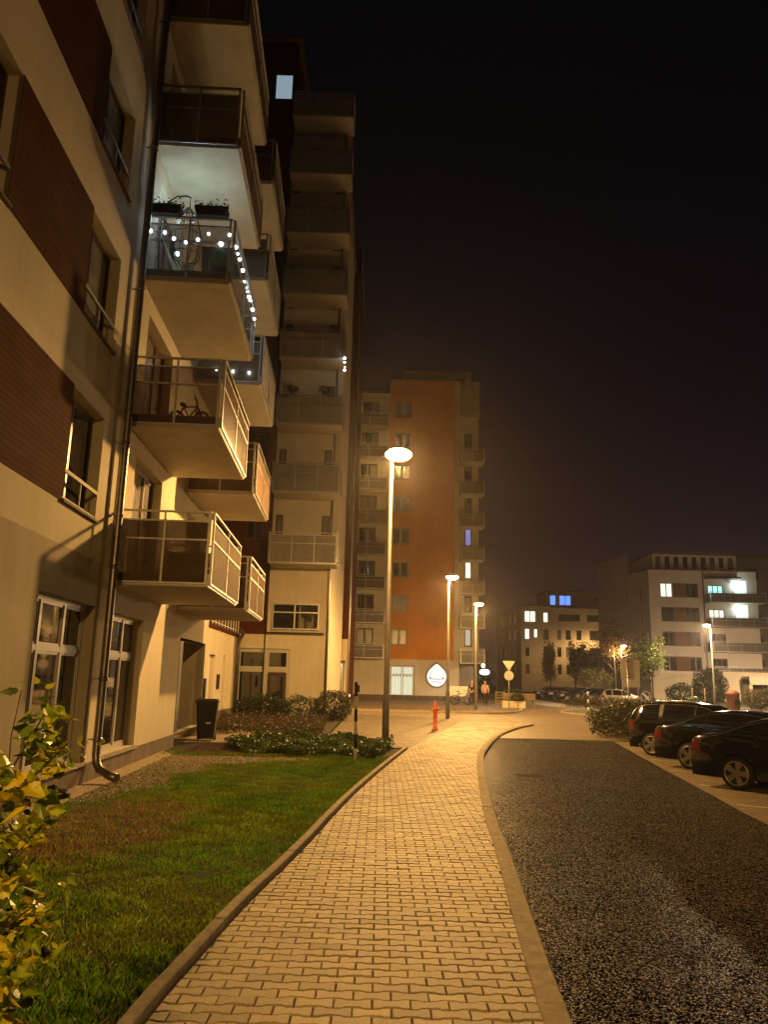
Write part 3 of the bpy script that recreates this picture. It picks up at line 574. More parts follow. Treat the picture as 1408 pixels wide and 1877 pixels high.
b = MB(); rail_side(b, F3, -4.66, -2.7, 3.55, 4.66, .12, [-4.66, -3.72, -2.7], [3.6, 4.3, 4.66], .03); fb = b.build('french_balcony', M_steel, T)
MB().box((-4.64, .1, 3.62), (-2.72, .108, 4.6), F3).build('panel', M_pane, fb)
MB().box((-4.9, .0, 3.38), (-2.45, .16, 3.46), F3).build('ledge', M_blackm, T)
MB().tube([F3.p(-2.30, .08, z) for z in (28, 10, 5, .05)], .06, 10).build('downpipe', M_pipe, T)
MB().tube([F3.p(-4.95, .08, z) for z in (28, 10, 5, .05)], .025, 8).build('lightning_rod', M_blackm, T)
# tower rear section
R_ = thing('tower_rear_section', 'narrow dark red tower section behind, above a bright lit doorway', 'building', (-3, 48, 0))
F4 = Fr((0, 48), (1, 0), (0, -1))
rw = [(-3.45, -2.6, 9.9+2.9*k_-2.9, 11.5+2.9*k_-2.9) for k_ in range(1, 8)]
b = MB(); wall_cells(b, F4, -9, -1.98, 3.9, 30, rw, .16); b.face([F4.p(-1.98, 0, 0), F4.p(-1.98, -12, 0), F4.p(-1.98, -12, 30), F4.p(-1.98, 0, 30)]); b.build('red_wall', M_red, R_)
for q in rw:
    w_ = window(F4, *q, R_, n=-.1, cols=(1,), fw=.09, mf=M_frame, mp=M_pane)
    MB().box((q[0]-.1, .0, q[2]-.55), (q[1]+.1, .3, q[2]-.05), F4).build('flower_shelf', M_cream, w_)
b = MB(); wall_cells(b, F4, -9, -1.98, 0, 3.9, [(-3.3, -2.15, .0, 2.5)], .3); b.build('ground_floor_wall', M_cream2, R_)
MB().box((-3.5, .0, 2.5), (-2.1, .9, 2.62), F4).build('canopy', M_plinth, R_)
w_ = window(F4, -3.3, -2.15, .0, 2.45, R_, n=-.2, cols=(1, 1), fw=.09, mf=M_frame, mp=M_curtain, name='entrance_door')
MB().tube([F4.p(-1.93, .08, z) for z in (30, 10, 5, .05)], .06, 10).build('downpipe', M_steel, R_)
MB().box((-9, -12, 30), (-1.9, .1, 30.2), F4).build('roof', M_plinth, R_)
MB().box((-2.75, .5, 2.45), (-2.55, .7, 2.5), F4).build('ceiling_lamp', mat('lit_door_lamp', (1, .9, .7), .5, emit=(1, .82, .55), estr=8), R_)
add_light('door_light', 'POINT', (-2.65, 47.3, 2.3), 55, (1, .78, .5), .1)
# ---------------------------------------------------------------- orange tower
O = thing('orange_tower', 'tall rust-orange tower with cream edge strip and an illuminated round shop sign', 'building', (2, 66, 0))
F5 = Fr((0, 66), (1, 0), (0, -1)); P5 = 2.84
ow = [(.78, 2.2, 4.35+P5*k_, 5.72+P5*k_) for k_ in range(8)]
lw = [(-2.1, -.65, 4.35+P5*k_, 5.72+P5*k_) for k_ in range(8)]
gw = [(.8, 2.85, .25, 2.75)]
b = MB(); wall_cells(b, F5, .3, 6.05, 3.23, 27.6, ow, .2); b.build('orange_wall', M_orange, O)
b = MB(); wall_cells(b, F5, -8, .3, 3.23, 26.4, lw, .2); b.build('cream_wall', M_cream, O)
MB().box((6.05, -.2, 3.23), (6.5, .06, 27.9), F5).build('edge_strip', M_cream, O)
b = MB(); wall_cells(b, F5, -8, 6.5, .35, 3.23, gw, .25); b.build('ground_floor_wall', M_cream2, O)
MB().box((-8, -.4, -.1), (6.5, .03, .35), F5).build('plinth', M_plinth, O)
MB().box((-8, -12, 26.4), (.3, .1, 26.7), F5).build('roof', M_plinth, O)
MB().box((.3, -12, 27.62), (6.9, .1, 27.9), F5).build('roof', M_plinth, O)
b = MB(); b.box((1.6, -5, 27.9), (7.6, -.8, 28.9), F5); b.build('penthouse', M_taupe, O)
for i, q in enumerate(ow): window(F5, *q, O, n=-.12, cols=(1, 1), fw=.09, mf=mat('beige_frame', (.3, .24, .2), .5), mp=M_curtain if i in (0, 1, 4) else M_pane, sill=M_sill)
for i, q in enumerate(lw): window(F5, *q, O, n=-.12, cols=(1, 1), fw=.09, mf=M_dframe, mp=M_curtain if i in (0, 4) else M_pane)
for k_ in range(8): balcony(F5, -3.0, .22, 3.22+P5*k_, O, .9, th=.16, rail=1.0, panel=M_frost2 if k_ < 2 else M_frost, cols_f=2, cols_s=1)
M_litshop = mat('lit_shop_window', (.3, .32, .25), .4, emit=(.75, .85, .62), estr=.55, n_scale=.8, n_amt=.3)
w_ = window(F5, .8, 2.85, .25, 2.75, O, n=-.2, cols=(1, 1), tr=(.68,), fw=.09, mf=M_frame, mp=M_litshop, name='shop_window', label='shop window lit pale green from inside')
b = MB()
for i in range(7): u = .95+i*.27; b.box((u, -.185, .35), (u+.10, -.175, 2.6), F5)
b.build('curtain', mat('backlit_curtain', (.5, .55, .5), .8, emit=(.7, .85, .8), estr=.35), w_)  # curtain given emission to imitate room light behind it
# right recessed bay with balconies
F6 = Fr((0, 66.6), (1, 0), (0, -1))
rb = [(6.98, 7.65, 4.4+P5*k_, 6.0+P5*k_) for k_ in range(7)]
b = MB(); wall_cells(b, F6, 6.5, 8.2, 3.2, 24.6, rb, .2); b.face([F6.p(8.2, 0, 0), F6.p(8.2, -12, 0), F6.p(8.2, -12, 24.6), F6.p(8.2, 0, 24.6)]); b.build('cream_wall', M_cream, O)
MB().box((6.5, -6, 24.6), (8.3, .1, 27.9), F6).build('stair_head', M_taupe, O)
for i, q in enumerate(rb):
    mp = {0: mat('lit_grey_window', (.2, .2, .2), .4, emit=(.5, .52, .42), estr=.5), 2: mat('lit_white_window', (.3, .3, .3), .4, emit=(1, .95, .8), estr=.8), 3: mat('lit_tv_window', (.1, .1, .2), .4, emit=(.25, .28, .7), estr=.5)}.get(i, M_pane)
    window(F6, *q, O, n=-.12, cols=(1,), fw=.08, mf=M_dframe, mp=mp)
for k_ in range(7): balcony(F6, 6.55, 8.5, 2.98+P5*k_, O, 1.5, th=.2, rail=1.0, panel=M_frost2 if k_ < 2 else mat('olive_balcony_panel', (.16, .14, .08), .5), cols_f=2, cols_s=1)
MB().box((6.5, -.3, -.1), (7.8, .0, 3.2), F6).build('ground_floor_wall', mat('grey_render', (.26, .25, .25), .9, n_scale=1, n_amt=.1), O)
# ---------------------------------------------------------------- signs on the orange tower
sg = thing('round_shop_sign', 'round white backlit shop sign with small peak on top on the pale wall', 'sign', (4.62, 65.9, 0))
c0 = 4.66; zc = 1.9
def drop(r, k_=1.0): return [(c0+r*math.sin(t)*(1-.0*t), zc+r*math.cos(t)+(r*.28*max(0, math.cos(t))**14)) for t in [2*math.pi*i/48 for i in range(48)]]
MB().prism(drop(.90), .06, .16, F5).build('rim', mat('sign_rim', (.10, .08, .06), .5, metal=.4), sg)
MB().prism(drop(.80), .161, .18, F5).build('face', mat('lit_sign_face', (.35, .35, .35), .6, emit=(.93, 1, 1), estr=.62), sg)
b = MB(); ms = mat('sign_ink', (.03, .05, .1), .6, emit=(.2, .3, .45), estr=.12)
x_ = c0-.60
for i in range(11):
    wd_ = [.13, .07, .05, .09, .06, .09, .08, .05, .09, .06, .13][i]; hh = [.2, .09, .11, .08, .1, .08, .09, .1, .08, .1, .16][i]; zz = zc-.2-.05*math.sin(math.pi*i/10)
    b.box((x_, .182, zz), (x_+wd_*.45, .19, zz+hh), F5); b.box((x_+wd_*.55, .182, zz), (x_+wd_, .19, zz+hh*.6), F5); x_ += wd_+.032
for i in range(9): b.box((c0-.42+i*.095, .182, zc-.46), (c0-.42+i*.095+.06, .19, zc-.40), F5)
for s_ in (-1, 1): b.tube([F5.p(c0+s_*.52*math.cos(t), .185, zc+.1+.52*math.sin(t)) for t in (.1, .35, .6)], .012, 4)
b.build('lettering', ms, sg)
add_light('sign_light', 'POINT', (4.66, 64.6, 1.2), 12, (.9, 1, 1), .4)
sg = thing('hanging_sign', 'bright white oval lit sign on a bracket at the tower corner', 'sign', (7.6, 58, 0))
MB().prism([(7.56+.36*math.cos(t)*(abs(math.cos(t))**-.35), 2.27+.2*math.sin(t)) for t in [2*math.pi*i/32+.01 for i in range(32)]], 0, .16, Fr((0, 58), (1, 0), (0, -1))).build('face', mat('lit_oval_face', (.4, .4, .4), .5, emit=(.85, .97, 1), estr=.9), sg)
MB().tube([(6.6, 66.2, 2.75), (6.6, 58.2, 2.75), (7.56, 58.08, 2.62), (7.56, 58.08, 2.48)], .03, 6).build('bracket', M_blackm, sg)
MB().ball((7.45, 57.8, 2.72), .13).build('globe_lamp', mat('lit_globe', (1, .9, .7), .5, emit=(1, .85, .6), estr=6), sg)
add_light('oval_sign_light', 'POINT', (7.6, 57.4, 2.1), 60, (.75, .92, 1), .3)
# ---------------------------------------------------------------- far flats on the right
def flats_windows(fr, rows, root, n=-.12, fw=.08):
    for a, c, z0, z1, m, cols in rows: window(fr, a, c, z0, z1, root, n=n, cols=cols, fw=fw, mf=M_dframe, mp=m, sash=False)
LW_ = mat('lit_white_flat', (.4, .4, .4), .4, emit=(.95, 1, .85), estr=.8, n_scale=1.5, n_amt=.5)
LT_ = mat('lit_teal_flat', (.2, .4, .4), .4, emit=(.45, .95, .85), estr=.9, n_scale=2.0, n_amt=.6)
LB_ = mat('lit_blue_flat', (.1, .15, .4), .4, emit=(.12, .30, .95), estr=.95, n_scale=1.0, n_amt=.4)
M_fw = mat('far_white_render', (.66, .60, .56), .9, n_scale=.4, n_amt=.08)
M_fb = mat('far_brown_panel', (.16, .075, .04), .85, n_scale=.5, n_amt=.1)
B5 = thing('white_flats', 'large white flats on the right with teal lit window and lit corner balconies', 'building', (38, 97, 0))
Fm = Fr((33.1, 97), (1, .0), (0, -1)); Fs = Fr((33.1, 97), (-.19, 1), (-1, -.19))
mw = []
for k_ in range(4):
    z0 = 12.35-2.98*k_
    mw += [(1.4, 2.9, z0, z0+1.75, LW_ if k_ == 0 else M_pane, (1, 1)), (4.6, 6.1, z0, z0+1.75, M_pane, (1, 1))]
    m = [LT_, LW_, M_pane, M_pane][k_]; mw.append((7.3, 9.2, z0-.1, z0+1.6, m, (1, 1, 1)))
b = MB(); wall_cells(b, Fm, 0, 13.4, 0, 15.7, [q[:4] for q in mw], .2); b.build('wall', M_fw, B5)
flats_windows(Fm, mw, B5)
for k_ in range(4): MB().box((2.9, -.02, 12.35-2.98*k_), (4.6, .04, 14.1-2.98*k_), Fm).build('brown_panel', M_fb, B5)
sw = [(2.0+1.8*i, 2.45+1.8*i, 12.3-2.98*k_, 14-2.98*k_) for i in range(4) for k_ in range(4)]
b = MB(); wall_cells(b, Fs, 0, 14, 0, 15.7, sw[:4]+sw[8:12], .2); wall_cells(b, Fs, 5, 14, 15.7, 18.3, [], .1); b.build('side_wall', M_fw, B5)
for q in sw[:4]+sw[8:12]: window(Fs, *q, B5, n=-.1, cols=(1,), fw=.06, sash=False)
b = MB(); b.box((-.3, -14, 15.7), (13.6, .25, 15.85), Fm); b.build('roof_edge', M_plinth, B5)
b = MB(); b.box((1.2, -12, 15.85), (11.9, -1.8, 18.0), Fm); b.build('penthouse', M_fw, B5)
MB().box((1.0, -12, 18.0), (12.3, -.9, 18.2), Fm).build('roof', M_plinth, B5)
b = MB()
for i in range(9): b.box((1.6+i*1.15, -1.795, 16.1), (2.2+i*1.15, -1.77, 17.7), Fm)
b.build('penthouse_window', M_pane, B5)
for k_ in range(4): balcony(Fm, 6.9, 13.6, 11.7-2.98*k_, B5, 1.7, th=.2, rail=1.05, panel=mat('dark_far_balcony', (.07, .055, .05), .5), cols_f=4, cols_s=1)
MB().box((6.9, .0, 14.7), (11.0, 1.2, 14.9), Fm).build('balcony_roof', M_blackm, B5)
for k_, p_ in ((0, 60), (1, 40)):
    MB().box((10.6, .01, 12.0-2.98*k_), (12.1, .03, 14.6-2.98*k_), Fm).build('loggia_glow', mat('glowing_loggia_wall', (.6, .65, .6), .8, emit=(.8, 1, .9), estr=.55), B5)  # wall panel given emission to imitate lamp light falling on it
    MB().ball(Fm.p(10.4, .3, 14.2-2.98*k_), .12).build('balcony_lamp', mat('lit_cool_lamp', (.8, .9, 1), .5, emit=(.8, 1, .95), estr=8), B5)
    add_light('flat_balcony_light', 'POINT', Fm.p(10.9, .6, 13.9-2.98*k_), p_, (.75, 1, .92), .1)
MB().box((-.02, -.05, -.1), (7.0, .06, 3.1), Fm).build('ground_floor_wall', M_cream2, B5)
b = MB(); b.box((7.0, -1, -.1), (24, 3.5, 3.4), Fm); b.build('entrance_wing', M_cream2, B5)
b = MB(); b.box((9.2, 3.5, -.1), (9.6, 5.2, 2.6), Fm); b.box((12.2, 3.5, -.1), (12.6, 5.2, 2.6), Fm); b.box((9.2, 3.5, 2.0), (14, 5.4, 2.9), Fm); b.build('porch', M_cream2, B5)
MB().box((9.7, 3.5, .0), (12.1, 3.52, 1.95), Fm).build('entrance_door', M_pane, B5)
MB().tube([Fm.p(6.7, .1, z) for z in (15.7, 8, 3.2, 0)], .08, 8).build('downpipe', M_pipe, B5)
B6 = thing('dark_flats', 'dark unlit flats at the right edge behind the white flats', 'building', (54, 104, 0))
Fd = Fr((46.7, 103), (1, 0), (0, -1)); dw = [(1.2+3.2*i, 3.0+3.2*i, 3.6+2.98*k_, 5.2+2.98*k_, M_pane, (1, 1)) for i in range(4) for k_ in range(5)]
b = MB(); wall_cells(b, Fd, 0, 20, 0, 18.6, [q[:4] for q in dw], .2); b.face([Fd.p(0, 0, 0), Fd.p(0, -12, 0), Fd.p(0, -12, 18.6), Fd.p(0, 0, 18.6)]); b.build('wall', mat('dim_render', (.2, .15, .13), .9, n_scale=.5, n_amt=.1), B6)
flats_windows(Fd, dw, B6); MB().box((-.3, -12, 18.6), (20, .3, 18.9), Fd).build('roof', M_plinth, B6)
B4 = thing('far_lower_flats', 'far lower flats with a pair of blue lit windows on top floor', 'building', (31, 139, 0))
Fa_ = Fr((24.6, 139), (1, 0), (0, -1)); Fas = Fr((24.6, 139), (-.14, 1), (-1, -.14))
r4 = [(.6, 2.6, 12.0, 14.0, LW_, (1, 1)), (3.9, 4.8, 12.0, 13.8, LW_, (1,)), (.6, 1.5, 9.0, 10.9, LW_, (1,)), (2.2, 2.9, 9.3, 10.9, LW_, (1,)), (3.9, 4.8, 9.0, 10.8, M_curtain, (1,)), (.7, 1.4, 6.1, 7.7, M_pane, (1,)), (.7, 1.4, 3.1, 4.7, M_curtain, (1,)), (3.9, 4.8, 6.1, 7.7, M_pane, (1,)),
      (6.6, 10.4, 12.3, 13.5, M_pane, (1, 1, 1)), (11.6, 15, 12.3, 13.5, M_pane, (1, 1, 1))]
for i, (u, wd_) in enumerate(((6.3, .7), (7.8, .9), (9.7, .9), (12.0, 1.8))):
    for k_ in range(3): r4.append((u, u+wd_, 3.1+2.98*k_, 4.8+2.98*k_, M_curtain if (i+k_) % 4 == 2 else M_pane, (1,)))
b = MB(); wall_cells(b, Fa_, 0, 5.2, 0, 14.9, [q[:4] for q in r4], .2); wall_cells(b, Fa_, 5.2, 16.5, 0, 14.6, [q[:4] for q in r4], .2); b.build('wall', M_fw, B4); flats_windows(Fa_, r4, B4)
b = MB(); wall_cells(b, Fas, 0, 16, 0, 14.9, [(3+3*i, 3.9+3*i, 3.1+2.98*k_, 4.8+2.98*k_) for i in range(4) for k_ in range(4)], .25); b.build('side_wall', M_fw, B4)
MB().box((-.2, -14, 14.9), (5.3, .2, 15.1), Fa_).build('roof', M_plinth, B4)
top = [(5.4, 6.5, 15.2, 17.0, LB_, (1,)), (7.1, 9.2, 15.2, 17.0, LB_, (1, 1)), (13.3, 14.0, 15.9, 16.6, M_curtain, (1,))]
Ft = Fr((24.6, 140.2), (1, 0), (0, -1)); b = MB(); wall_cells(b, Ft, 4.6, 16.5, 14.6, 17.5, [q[:4] for q in top], .2); b.face([Ft.p(4.6, 0, 14.6), Ft.p(4.6, -8, 14.6), Ft.p(4.6, -8, 17.5), Ft.p(4.6, 0, 17.5)]); b.build('top_floor_wall', mat('far_top_render', (.24, .19, .17), .9, n_scale=.5, n_amt=.1), B4); flats_windows(Ft, top, B4)
MB().box((4.3, -9, 17.5), (16.8, .6, 17.7), Ft).build('roof', M_plinth, B4)
# ---------------------------------------------------------------- cars
PAINT = {'black': mat('black_car_paint', (.008, .008, .010), .22, metal=.3, coat=1), 'dark': mat('dark_blue_car_paint', (.010, .010, .014), .25, metal=.3, coat=1), 'silver': mat('silver_car_paint', (.80, .74, .68), .3, metal=.05, coat=1), 'white': mat('white_car_paint', (.62, .55, .5), .35, coat=1), 'grey': mat('grey_car_paint', (.12, .11, .11), .3, metal=.4, coat=1)}
M_tyre = mat('tyre_rubber', (.012, .011, .01), .8, n_scale=30, n_amt=.2); M_rim = mat('alloy_rim', (.48, .45, .41), .28, metal=.85); M_glassc = mat('car_glass', (.006, .006, .007), .04, spec=1)
M_tail = mat('tail_light_red', (.15, .007, .005), .2, coat=.6); M_chrome = mat('chrome_trim', (.6, .58, .54), .15, metal=1); M_hl = mat('headlight_lens', (.6, .6, .58), .1, metal=.3, coat=1); M_plate = mat('number_plate', (.6, .58, .5), .5)
SEDAN = dict(P=[(.10, .24), (.02, .36), (0, .50), (.0, .66), (.03, .84), (.08, .97), (.20, 1.03), (.5, 1.07), (.78, 1.16), (1.15, 1.32), (1.5, 1.41), (1.9, 1.455), (2.3, 1.455), (2.7, 1.41), (3.0, 1.28), (3.42, 1.03), (3.6, .97), (4.0, .91), (4.25, .83), (4.42, .70), (4.48, .5), (4.44, .34), (4.36, .24)], W=(.98, 3.6), belt=.95, top=1.455, pil=[(.0, .70), (1.38, 1.46), (2.28, 2.36), (3.32, 9)], g=(.6, 3.45))
HATCH = dict(P=[(.10, .26), (.02, .38), (0, .52), (.0, .7), (.03, .93), (.10, 1.10), (.26, 1.36), (.36, 1.46), (.6, 1.52), (1.2, 1.56), (1.9, 1.55), (2.4, 1.49), (2.72, 1.35), (3.1, 1.10), (3.3, 1.03), (3.75, .95), (4.0, .84), (4.12, .68), (4.15, .5), (4.12, .36), (4.04, .26)], W=(.78, 3.35), belt=1.0, top=1.55, pil=[(.0, .42), (1.02, 1.12), (2.05, 2.13), (2.98, 9)], g=(.3, 3.1))
CS = .82
def car(name, spec, paint, label, x, y, rz, group=None, full=True, z=-.072, wr=.325, rails=False):
    t = thing(name, label, 'car', (x, y, z), rz, group); t.scale = (CS, CS, CS); P = spec['P']; pts = []
    for i in range(len(P)-1):
        n = max(1, int(math.hypot(P[i+1][0]-P[i][0], P[i+1][1]-P[i][1])/.055))
        pts += [(P[i][0]+(P[i+1][0]-P[i][0])*k_/n, P[i][1]+(P[i+1][1]-P[i][1])*k_/n) for k_ in range(n)]
    pts.append(P[-1]); pts = [pts[0]]+[tuple((pts[i-1][c]+pts[i][c]*2+pts[i+1][c])/4 for c in (0, 1)) for i in range(1, len(pts)-1)]+[pts[-1]]
    Lc = P[-1][0]+.06; bz, tz = spec['belt'], spec['top']
    def hw(x_, z_):
        d = min(x_, Lc-x_); q = max(0, 1-d/.5); w0 = .885-.17*q*q
        if z_ > bz: w0 -= .25*((z_-bz)/(tz-bz))**1.15
        if z_ < .5: w0 -= .05*(.5-z_)/.3
        return w0-.012*math.cos((z_-.62)*7)
    def low(x_):
        z_ = .22
        for xw in spec['W']:
            d = abs(x_-xw)
            if d < wr+.06: z_ = max(z_, wr+math.sqrt((wr+.06)**2-d*d)-.0)
        return z_
    NL = 11; cols = []
    for (x_, zu) in pts:
        zl = min(low(x_), zu-.01)
        if zu > bz+.13: lv = list(np.linspace(zl, bz, 7))+list(np.linspace(bz, zu-.05, 4)[1:])+[zu]
        else: lv = list(np.linspace(zl, zu, NL))
        cols.append((x_, lv, zu > bz+.13))
    V, Fb, Fg = [], [], []; nb = 9
    for x_, lv, _ in cols:
        for s_ in (1, -1):
            for z_ in lv: V.append((x_, s_*hw(x_, z_), z_))
    for x_, lv, _ in cols:
        wt = hw(x_, lv[-1])
        for j in range(1, nb): f_ = 1-2*j/nb; V.append((x_, wt*f_, lv[-1]+.035*(1-f_*f_)))
    off2 = len(cols)*2*NL
    def isg(x_): return spec['g'][0] < x_ < spec['g'][1] and not any(a < x_ < c for a, c in spec['pil'])
    for i in range(len(cols)-1):
        xm = (cols[i][0]+cols[i+1][0])/2; gh = cols[i][2] and cols[i+1][2] and isg(xm)
        for s_ in (0, 1):
            for j in range(NL-1):
                a = i*2*NL+s_*NL+j; c = (i+1)*2*NL+s_*NL+j; f_ = (a, c, c+1, a+1) if s_ else (a, a+1, c+1, c)
                (Fg if gh and 6 <= j < 9 else Fb).append(f_)
        def tv(i_, j_):
            if j_ == 0: return i_*2*NL+NL-1
            if j_ == nb: return i_*2*NL+2*NL-1
            return off2+i_*(nb-1)+j_-1
        zm = (cols[i][1][-1]+cols[i+1][1][-1])/2; slope = abs(cols[i+1][1][-1]-cols[i][1][-1])/(abs(cols[i+1][0]-cols[i][0])+1e-4)
        scr = zm > bz+.06 and zm < tz-.05 and slope > .28
        for j in range(nb): (Fg if scr and 0 < j < nb-1 else Fb).append((tv(i, j), tv(i, j+1), tv(i+1, j+1), tv(i+1, j)))
    def sub(Fx, nm, m, par):
        used = sorted({v for f_ in Fx for v in f_}); mp = {v: k_ for k_, v in enumerate(used)}; b = MB(); b.v = [V[v] for v in used]; b.f = [tuple(mp[v] for v in f_) for f_ in Fx]; b.sm = [True]*len(b.f); return b.build(nm, m, par, local=True)
    body = sub(Fb, 'body', PAINT[paint], t); sub(Fg, 'window', M_glassc, t)
    def offset(pred, nm, m, par, e_=.006):
        Fx = [f_ for f_ in Fb if pred(*[sum(V[v][c] for v in f_)/4 for c in range(3)])]
        if not Fx: return
        b = MB()
        for f_ in Fx:
            q = [Vector(V[v]) for v in f_]; c0_ = sum(q, Vector())/4; ctr = Vector((Lc/2, 0, .7)); nn = (c0_-ctr); nn = Vector((nn.x*.25, nn.y, nn.z*.2)).normalized() if .1 < c0_.x < Lc-.1 else Vector((1 if c0_.x > 1 else -1, nn.y*.3, 0)).normalized()
            b.face([v+nn*e_ for v in q], True)
        return b.build(nm, m, par, local=True)
    for s_ in (1, -1):
        offset(lambda X, Y_, Z: X < .24 and s_*Y_ > .60 and bz-.23 < Z < bz-.02, 'tail_light', M_tail, t)
        offset(lambda X, Y_, Z: X > Lc-.5 and s_*Y_ > .5 and .62 < Z < .84, 'headlight', M_hl, t)
    und = MB().box((.35, -.70, .2), (Lc-.35, .70, .78)).build('underbody', M_black, t, local=True)
    for xw in spec['W']:
        for s_ in (1, -1):
            My = Matrix.Rotation(math.radians(90), 3, 'X'); wh = MB().lathe([(.225, -.10), (wr-.03, -.10), (wr, -.07), (wr, .07), (wr-.03, .10), (.2, .10)], (xw, s_*.77, wr), 28, My).build('wheel', M_tyre, t, local=True)
            b = MB(); yo = s_*.874; R2 = wr*.72
            b.tube([(xw+R2*math.cos(a_), yo, wr+R2*math.sin(a_)) for a_ in [2*math.pi*i/24 for i in range(25)]], .016, 6, cap=False)
            nsp = 5
            for i in range(nsp):
                a_ = 2*math.pi*i/nsp+.3+xw; ca, sa = math.cos(a_), math.sin(a_)
                for w_a, w_b in ((.035, .07),):
                    q = []
                    for rr, ww in ((.03, w_a), (R2, w_b)):
                        for e_ in (-1, 1): q.append((xw+ca*rr-sa*ww*e_, yo+s_*.004, wr+sa*rr+ca*ww*e_))
                    b.face([q[0], q[1], q[3], q[2]])
            b.lathe([(.0001, .012*s_), (.05, .010*s_), (.055, -.01*s_)], (xw, yo, wr), 16, My)
            b.build('rim', M_rim, wh, local=True); MB().lathe([(R2, -.01), (R2, .01)], (xw, s_*.80, wr), 24, My).build('hub', M_black, wh, local=True)
    if full:
        for s_ in (1, -1):
            for xd in ([1.42, 2.4, 3.35] if spec is SEDAN else [1.2, 2.15, 3.0]): MB().tube([(xd, s_*(hw(xd, z_)+.001), z_) for z_ in np.linspace(.32 if low(xd) < .3 else low(xd)+.02, bz-.02, 6)], .004, 4).build('door_gap', M_black, t, local=True)
            for xd in ([1.75, 2.65] if spec is SEDAN else [1.45, 2.4]): MB().tube([(xd-.07, s_*(hw(xd, .86)+.018), .86), (xd+.07, s_*(hw(xd, .86)+.018), .865)], .013, 6).build('door_handle', PAINT[paint], t, local=True)
            cc = [c for c in cols if c[2] and spec['g'][0]-.05 < c[0] < spec['g'][1]]; MB().tube([(c[0], s_*(hw(c[0], c[1][9])+.004), c[1][9]) for c in cc], .009, 5).build('window_highlight', M_chrome, t, local=True)  # bright strip imitates reflections along the window top
            MB().ball((spec['g'][1]-.15, s_*(hw(3, bz)+.1), bz+.06), 1, (.09, .10, .065), 10).build('mirror', PAINT[paint], t, local=True)
            if rails: MB().tube([(.7, s_*.57, 1.53), (.85, s_*.57, 1.595), (1.9, s_*.57, 1.59), (2.2, s_*.57, 1.53)], .014, 6).build('roof_rail', M_chrome, t, local=True)
        MB().box((-.035, -.26, .62), (-.018, .26, .73)).build('number_plate', M_plate, t, local=True)
        MB().tube([(.05, -.84, .46), (-.02, -.6, .46), (-.035, 0, .46), (-.02, .6, .46), (.05, .84, .46)], .014, 6).build('bumper_trim', M_chrome, t, local=True)
        MB().tube([(.25, -.3, .22), (.0, -.3, .2)], .03, 8).build('exhaust', M_chrome, t, local=True)
    return t
A45 = math.radians(-43); ca, sa = math.cos(A45), math.sin(A45)
def park(spec, wx, wy, **k):   # near rear wheel contact -> car origin
    lx, ly = spec['W'][0]*CS, -.86*CS; return (wx-(ca*lx-sa*ly), wy-(sa*lx+ca*ly))
x_, y_ = park(SEDAN, 6.02, 13.75); car('parked_car', SEDAN, 'black', 'nearest black saloon at the right edge with red tail light and five-spoke wheel', x_, y_, A45, 'cars in the angled bays')
x_, y_ = park(SEDAN, 6.45, 16.9); car('parked_car', SEDAN, 'dark', 'middle dark saloon of the three with lit sloping boot lid', x_, y_, A45, 'cars in the angled bays')
x_, y_ = park(HATCH, 6.68, 19.9); car('parked_car', HATCH, 'black', 'black high-roofed estate car beside the dark hedge', x_, y_, A45, 'cars in the angled bays', rails=True)
car('parked_car', HATCH, 'silver', 'pale silver hatchback parked side-on behind the striped post', 18.3, 67.0, .06, 'cars in the far car park', full=True)
car('parked_car', HATCH, 'white', 'white van-like car behind the silver hatchback with only its upper half showing', 19.7, 78.0, .04, 'cars in the far car park', full=False)
lab = ['grey car at the near end of the dark row, lit on its nose', 'dark car second from the near end of the row', 'dark car third from the near end of the row', 'dark car fourth from the near end of the row', 'dark car fifth from the near end of the row', 'dark car sixth from the near end of the row', 'dark car seventh from the near end of the row', 'dark car at the far end of the row by the left lot edge']
for i in range(8): car('parked_car', HATCH if i % 3 else SEDAN, 'grey' if i == 0 else ('black' if i % 2 else 'dark'), lab[i], 20.9+.2*(i % 3)-i*.02, 67.5+i*3.3+(1.5 if i > 4 else 0), math.pi+.02, 'cars in the dark row', full=False, z=-.05)
